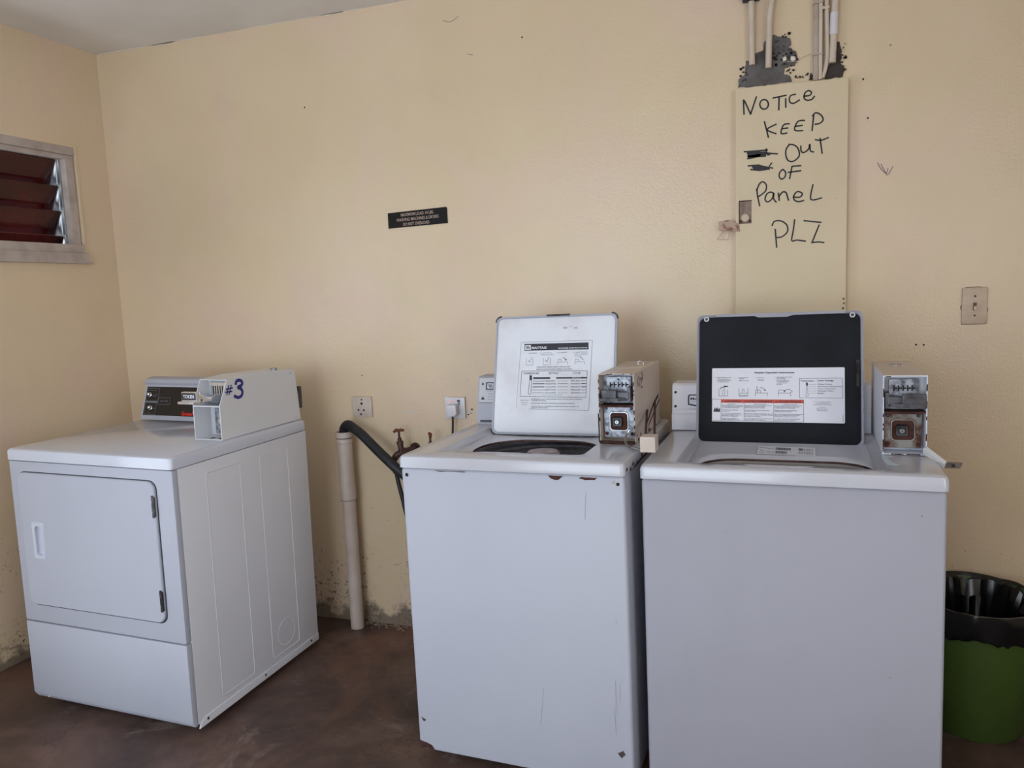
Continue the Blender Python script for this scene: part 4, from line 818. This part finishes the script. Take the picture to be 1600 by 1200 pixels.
s.poly([(.36, .93), (.50, .985), (.575, 1.0), (.58, 1.012), (.50, .995), (.35, .938)], 1); s.poly([(.40, .93), (.59, .985), (.60, .995), (.41, .94)], 1)
o = s.done('painted_number', [m_purple, m_rust], cA); o['kind'] = 'stuff'
# rusty lower tray and the left black strip of the box
bm = B(); box(bm, .521, .621, .222, .236, .9150, .9225, .001); obj('rusty_tray', bm, m_rust, cA, smooth=False)
bm = B(); box(bm, .5168, .5192, .229, .26, .918, 1.0, .001); obj('black_edge_strip', bm, m_hose, cA, smooth=False)
bm = B(); box(bm, .528, .6225, .30, .60, .9142, .9156); obj('rust_stain', bm, m_rust, cA, smooth=False)
bm = B(); prism(bm, rr(.662, .702, .919, .960, .002, 2), 1, .105, .150, .001); hb = obj('hasp_block', bm, m_yel, cA, smooth=False)
bm = B(); box(bm, .655, .6935, .106, .149, .9160, .9192); obj('block_underside', bm, m_hose, hb, smooth=False) if False else bm.free()
bm = B(); tube(bm, smooth_path([(.612, .20, .960), (.606, .192, .948), (.609, .17, .932), (.625, .145, .925), (.65, .13, .922), (.668, .122, .921)], 5), .0038, 10); obj('steel_shackle', bm, m_steel, cA)
for a, b in (((.6225, .40, .985), (.668, .150, .957)), ((.6225, .52, .992), (.692, .150, .957))):
    bm = B(); a, b = Vector(a), Vector(b); tube(bm, [a, b], .0032, 6); obj('rusty_arm', bm, m_rust, cA)
# front details
for x, z, m in ((.018, .857, m_blackp),): screw(A, (x, .0035, z), (x, -.0005, z), .0052, m)
screw(A, (.625, .0035, .857), (.625, .0005, .857), .0045, m_dark, 'screw_hole')
screw(A, (.613, .0035, .862), (.613, -.001, .862), .004, m_yel)
s = Sheet((0, .0028, 0), (1, 0, 0), (0, 0, 1), .0003)
s.poly(jag([(.438, .8725), (.446, .866), (.457, .861), (.468, .862), (.480, .8725)], .0015, 4, 1), 0); s.poly(jag([(.522, .868), (.54, .864), (.566, .866), (.572, .8715), (.53, .8715)], .0015, 4, 2), 0)
s.poly(jag([(.10, .8728), (.2, .8728), (.2, .8705), (.15, .8715), (.12, .870)], .0008, 4, 3), 0)
s.poly(jag([(.02, .128), (.012, .133), (.016, .121), (.024, .119), (.027, .126)], .0015, 2, 4), 1); s.poly(jag([(.60, .128), (.615, .138), (.622, .127), (.611, .116)], .002, 2, 5), 1)
s.poly(jag([(.0, .036), (.05, .036), (.042, .05), (.01, .056), (.0, .058)], .003, 4, 6), 0); s.poly(jag([(.605, .036), (.64, .036), (.64, .05), (.62, .043)], .002, 4, 7), 0)
for st in ([(.60, .33), (.602, .24)], [(.613, .32), (.611, .27)], [(.607, .50), (.61, .485)], [(.40, .28), (.385, .17)], [(.54, .83), (.535, .76)], [(.2, .13), (.22, .128)], [(.595, .25), (.598, .18)]): s.stroke(st, .0008, 2, sm=False)
rnd = random.Random(4)
for k in range(26): s.poly(blob(rnd.choice((.004, .008, .3, .5, .62)) + rnd.uniform(-.003, .003), rnd.uniform(.3, .86), .001, 6, 1, k), 2)
o = s.done('front_chips', [m_rust, m_mortard, simple('grey_scratch', '#8d8e98', .6)], A); o['kind'] = 'stuff'
s = Sheet((W + .0033, 0, 0), (0, 1, 0), (0, 0, 1), .0003)
for k, y in enumerate((.02, .06, .09, .14, .2, .26, .31)): s.poly(blob(y, .892 - (k % 2) * .008, .006, 9, 1.6, k), 0)
s.poly([(.10, .879), (.36, .879), (.36, .884), (.2, .887), (.1, .882)], 0)
o = s.done('side_rust', [m_rust], A); o['kind'] = 'stuff'
# --- right washer
Bq = tag(empty('washing_machine', (2.4581, -.8397, -.0022 + .0022), (0, -.0064, -.0504)), 'white top-load washer with an open black-lined lid, right of the rusty one', 'washing machine')
W, D = .6802, .66
washer_shell(Bq, W, D, (.082, .562, .045, .445), (.120, .548, .06, .262, .098), .884, (.894, .900), m_white_b, m_tub, (.25, .38))
scoop(Bq, .245, .405, .045, m_deck); splash_ring(Bq, (.120, .548, .06, .262, .098), .884)
bm = B(); prism(bm, [(.478, .916), (.482, .962), (.490, .968), (.490, .976), (.494, .980), (.505, 1.050), (.515, 1.056), (.60, 1.056), (.61, .916)], 0, .0, .560, .0015); obj('console', bm, enamel('bright_console_white', '#e4e3ec', '#dcdbe4', .3), Bq, angle=20)
cn0 = Vector((0, .494, .980)); V = (Vector((0, .505, 1.050)) - cn0).normalized()
s = Sheet(cn0, (1, 0, 0), V, .0005)
s.poly([(.048, .012), (.048, .040), (.052, .044), (.130, .044), (.134, .040), (.134, .012), (.091, .003)], 0, 0); s.poly([(.0525, .016), (.0525, .038), (.055, .0405), (.127, .0405), (.1295, .038), (.1295, .016), (.091, .0075)], 1, 1)
s.text('MAYTAG', .056, .027, .008, 0, .069, .02, 2); s.rect(.056, .022, .126, .0228, 2, 2); s.text('COMMERCIAL', .054, -.0055 + .003, .005, 2, .075, 0, 1)
s.done('badge_print', [m_print, m_paper, m_grey], Bq)
for z, yy in ((1.030, .5018), (.987, .495)): screw(Bq, (.010, yy + .002, z), (.010, yy - .003, z), .0042, m_print)
ld, T, U, V, N, w, Ln = lid(Bq, .083, .5375, .400, .890, .480, 1.266, m_black, m_white_b)
bm = B()
for u in (.028, w - .028):
    bm = B(); tube(bm, [T(u, Ln - .013, .001), T(u, Ln - .013, .0045)], .0075, 18); tube(bm, [T(u, Ln - .013, .0046), T(u, Ln - .013, .0052)], .0042, 12, mi=1); obj('lid_bumper', bm, [m_paperg, m_dsteel], ld)
bm = B(); prism(bm, [(w * .12, Ln - .0075), (w * .36, Ln - .0075), (w * .39, Ln - .0125), (w * .56, Ln - .0125), (w * .6, Ln - .0075), (w * .9, Ln - .0075), (w * .9, Ln + .0005), (w * .12, Ln + .0005)], 2, -.004, .0038, .0008, mat=Matrix((U, V, N)).transposed().to_4x4())
bmesh.ops.translate(bm, vec=T(0, 0, 0), verts=bm.verts); obj('lid_grip', bm, m_white_b, ld, smooth=False)
bm = B()
for v0, v1 in ((.17, .245), (.205, .235)): prism(bm, rr(w - .019, w - .011, v0, v1, .002, 2), 2, .002, .0035, mat=Matrix((U, V, N)).transposed().to_4x4())
bmesh.ops.translate(bm, vec=T(0, 0, 0), verts=bm.verts); obj('lid_moulding', bm, m_blackp, ld, smooth=False)
s = Sheet(T(.0455, .067, .0024), (1, 0, 0), V, .00035)
LW, LH = .3605, .157
s.bm.faces.new([s.bm.verts.new(s.P(u, v, 0)) for u, v in rr(0, LW, 0, LH, .003, 3)]).material_index = 3
def lb(x, y): return ((x - 148) / 1326 * LW, (1 - (y - 100 - 0 * x) / 545) * LH)
def Bs(pts, w, mi=0):
    p = [lb(*q) for q in pts]
    for a, b in zip(p, p[1:]): s.stroke([a, b], w, mi, 1, False)
def Bt(t, x, y, hpx, mi=0, wpx=None, bold=0.0, align=0):
    u, v = lb(x, y); s.text(t, u, v, hpx / 1326 * LW, mi, wpx / 1326 * LW if wpx else None, bold, 3, 0, align)
def Br(x0, y0, x1, y1, mi, lay=1): a = lb(x0, y1); b = lb(x1, y0); s.rect(a[0], a[1], b[0], b[1], mi, lay)
Bt('Washer Operating Instructions', 585, 155, 17, 0, 405, .03)
for t, x, y, ww in (('1', 185, 198, 6), ('Add detergent to tub', 205, 200, 142), ("Verser le détergent", 205, 217, 128), ('au fond de la cuve de', 205, 230, 142), ('la machine à laver', 205, 244, 120),
                    ('2', 414, 200, 8), ('Sort and load', 434, 200, 90), ('clothes', 434, 212, 52), ('Mettre le linge', 434, 232, 96), ('3', 601, 200, 8), ('Close lid', 622, 200, 60), ('Fermer le', 622, 217, 62), ('couvercle', 622, 230, 66),
                    ('4', 790, 198, 8), ('Insert payment and/or', 812, 197, 158), ('select setting', 812, 209, 88), ('Insérer l’argent et', 812, 228, 118), ('/ou sélectionner le', 812, 242, 126), ('réglage désiré', 812, 256, 106), ('du cycle', 812, 270, 56)): Bt(t, x, y, 9, 0, ww, .01)
Bs([(220, 318), (222, 385), (312, 385), (314, 318)], .001); Bs([(232, 318), (245, 298), (275, 296), (318, 285)], .0016); Bs([(262, 380), (255, 340), (275, 310), (285, 345), (278, 382)], .0008); Br(270, 280, 315, 290, 0)
Bs([(430, 305), (432, 385), (520, 385), (522, 305)], .001); Bs([(462, 345), (466, 315), (482, 315), (484, 345)], .0009); Bs([(432, 365), (460, 352), (490, 362), (518, 348)], .001); Bs([(436, 380), (515, 380)], .0013, 1)
Bs([(597, 385), (600, 353), (720, 353), (720, 383)], .001); Bs([(600, 350), (602, 322), (648, 322), (652, 350)], .001); Bs([(612, 285), (625, 350)], .0012); Bs([(652, 298), (675, 302), (697, 325)], .0014); s.poly([lb(684, 324), lb(704, 316), lb(702, 334)], 0, 1)
Bs([(828, 385), (832, 353), (950, 353), (955, 385)], .001); Bs([(832, 350), (836, 322), (885, 322), (888, 350)], .001); Bs([(885, 338), (915, 315), (945, 320), (970, 340), (950, 348)], .0011); s.poly([lb(880, 330), lb(905, 322), lb(898, 342)], 0, 1)
Bs([(1040, 208), (1452, 206), (1455, 400), (1042, 400), (1040, 208)], .0009)
Bt('Temperature', 1048, 238, 17, 0, 130, .01); Bt('Cycle Settings', 1215, 236, 17, 0, 152, .01)
Br(1103, 248, 1121, 280, 0); Bs([(1106, 280), (1105, 360), (1098, 375), (1113, 388), (1128, 375), (1120, 360), (1119, 280)], .0009)
for k, t in enumerate(('Whites / Cotton', 'Perm Press / Wrinkle Free', 'Colors / Cotton Cold', 'Delicates / Knits', 'Brights')):
    yy = 266 + k * 22; Bs([(1134, yy), (1200, yy)], .0006, 1); Bt(t, 1215, yy + 4, 11, 0, (138, 232, 168, 146, 65)[k], .01)
Bs([(150, 418), (246, 418)], .0008); Bs([(150, 418), (150, 632), (1080, 638), (1080, 425)], .0009); Bs([(246, 418), (246, 632)], .0009)
Br(246, 418, 1080, 454, 2); Bt('WARNING', 308, 446, 18, 0, 140, .02); Bt('AVERTISSEMENT', 512, 446, 18, 0, 262, .02); Bt('ADVERTENCIA', 826, 446, 18, 0, 232, .02)
for x in (284, 488, 800): s.poly([lb(x, 446), lb(x + 20, 446), lb(x + 10, 430)], 0, 2)
for x in (484, 784): Bs([(x, 454), (x, 634)], .0008)
s.poly([lb(165, 548), lb(178, 500), lb(190, 520), lb(205, 498), lb(215, 522), lb(232, 505), lb(236, 548)], 0, 1)
rnd = random.Random(9)
warn = (('Fire Hazard', 'Never place items in the washer', 'that are dampened with gasoline', 'or other flammable fluids.', '', 'No washer can completely', 'remove oil.', '', 'Do not dry anything that has', 'ever had any type of oil on it', '(including cooking oils).', '', 'Doing so can result in', 'death, explosion, or fire.'),
        ("Risque d'incendie", 'Ne jamais mettre des articles humectés', "d'essence ou d'autres fluides", 'inflammables dans la laveuse.', '', 'Aucune laveuse ne peut complètement', "enlever l'huile.", '', 'Ne pas faire sécher des articles qui ont', "été salis par tout genre d'huile (y compris", 'les huiles de cuisson).', '', 'Le non-respect de ces instructions peut', 'causer un décès, une explosion'),
        ('Peligro de incendio', 'Nunca coloque en la lavadora artículos', 'que estén humedecidos con gasolina', 'u otros líquidos inflamables.', '', 'Ninguna lavadora puede eliminar', 'completamente el aceite.', '', 'No seque ningún artículo que haya tenido', 'alguna vez cualquier tipo de aceite', '(incluyendo aceites de cocina).', '', 'No seguir estas instrucciones puede', 'ocasionar la muerte, explosión'))
for c, (x0, x1) in enumerate(((254, 478), (490, 778), (790, 1074))):
    for k, t in enumerate(warn[c]):
        if t: Bt(t, x0 if k else (x0 + x1) / 2 - 50, 470 + k * 12.1, 8.6, 0, min(x1 - x0, len(t) * (7.2 if c else 7.0)), .012)
for k, t in enumerate(('For best cleaning results', 'avoid washing full', 'loads more than recommended', '', 'Important:', 'Maximum capacity', 'washer load dry')):
    if t: Bt(t, 1260, 442 + k * 14, 9, 1, len(t) * 6.6, .01, .5)
Bs([(1456, 560), (1456, 635)], .0012, 1)
s.done('instruction_sticker', [m_print, m_grey, m_redp, m_paper], ld)
s = Sheet((.262, .287, .8885), (1, 0, -.012), (0, .985, .17), .0006)
s.rect(0, 0, .150, .062, 1, 0)
s.text('MAYTAG', .004, .044, .007, 2, .02, .01); s.text('Co.', .008, .02, .012, 2, .012); s.rect(.004, .008, .018, .011, 2, 1)
rnd = random.Random(2)
for y0, ww in ((.034, .038), (.008, .03)):
    x = .048
    while x < .048 + ww: d = rnd.uniform(.0006, .002); s.rect(x, y0, x + d, y0 + .018, 0, 1); x += d + rnd.uniform(.0006, .0016)
    s.text('MVWC 415', .026, y0 + .004, .007, 0, .018)
for x in (.108, .122, .134):
    for yy in (.036, .012): s.frame(x, yy, x + .009, yy + .014, .0012, 0, 1)
s.stroke([(.109, .036), (.116, .05)], .0015, 0, 2, False); s.stroke([(.116, .036), (.109, .05)], .0015, 0, 2, False)
s.done('serial_label', [m_print, m_paperg, m_grey], Bq)
s = Sheet((0, 0, .9146), (1, 0, 0), (0, 1, 0), .0003)
s.poly(jag([(.564, .23), (.568, .26), (.5635, .27), (.563, .12), (.568, .085), (.585, .075), (.595, .085), (.582, .12)], .002, 4, 2), 0)
s.done('detergent_residue', [m_stain], Bq)
cB = coin_box(Bq, .5655, .664, .202, .56, .9155, 1.113, 1.022, enamel('coin_box_pale_blue_white', '#d3d6e2', '#c9c8d2', .35), m_boxw, m_galv, m_rustplate, m_rust, True)
bm = B(); prism(bm, [(.5655, .203), (.664, .203), (.664, .56), (.5655, .56)], 2, 1.1128, 1.1140, .0004); obj('box_top_cover', bm, m_yel, cB, smooth=False)
bm = B(); tube(bm, [(.60, .42, 1.114), (.60, .42, 1.120), (.612, .42, 1.120), (.612, .42, 1.114)], .0015, 6); tube(bm, [(.618, .42, 1.114), (.618, .42, 1.120), (.63, .42, 1.120), (.63, .42, 1.114)], .0015, 6); obj('top_ring', bm, m_steel, cB)
bm = B(); prism(bm, [(.655, .925), (.6645, .930), (.695, .9095), (.692, .904)], 1, .10, .215, .0008, mat=Matrix.Identity(4)); 
bm.free(); bm = B()
a = [(.655, .200, .934), (.664, .205, .938), (.697, .135, .917), (.690, .128, .913)]
t = .002
vs = [bm.verts.new(Vector(p)) for p in a] + [bm.verts.new(Vector(p) + Vector((0, 0, -.012))) for p in a]
for f in ((0, 1, 2, 3), (7, 6, 5, 4), (0, 4, 5, 1), (1, 5, 6, 2), (2, 6, 7, 3), (3, 7, 4, 0)): bm.faces.new([vs[i] for i in f])
st = obj('hasp_strap', bm, m_boxw, cB, smooth=False)
bm = B(); prism(bm, [(.690, .902), (.724, .9035), (.729, .917), (.697, .917)], 1, .129, .133, .0006); hp = obj('hasp_plate', bm, simple('brown_grey_hasp', '#6f625c', .5, .5, '#4f443f', 60), cB, smooth=False)
bm = B(); box(bm, .706, .713, .1280, .1292, .9065, .9125); obj('hasp_hole', bm, m_dark, cB, smooth=False)
screw(cB, (.664, .222, .930), (.669, .222, .930), .003, m_brass)
s = Sheet((0, .0028, 0), (1, 0, 0), (0, 0, 1), .0003)
for k, (x, z, r) in enumerate(((.63, .82, .0016), (.57, .43, .0014), (.21, .75, .001))): s.poly(blob(x, z, r, 7, 1, k), 0)
o = s.done('front_chips', [m_mortard], Bq); o['kind'] = 'stuff'
# ------------------------------------------------------------------ paint flakes by the foot of the drain pipe
bm = B(); rnd = random.Random(11)
for k in range(70):
    x = rnd.gauss(1.27, .09); y = -abs(rnd.gauss(0, .018)) - .006; r = rnd.uniform(.002, .006)
    prism(bm, blob(x, y, r, 6, 1.3, k), 2, .0, .0015)
fl = obj('paint_flakes', bm, simple('fallen_paint_flakes', '#a79682', .8), None, smooth=False); fl['kind'] = 'stuff'
tag(fl, 'fallen pale paint flakes on the floor beside the foot of the drain pipe', 'paint flakes')
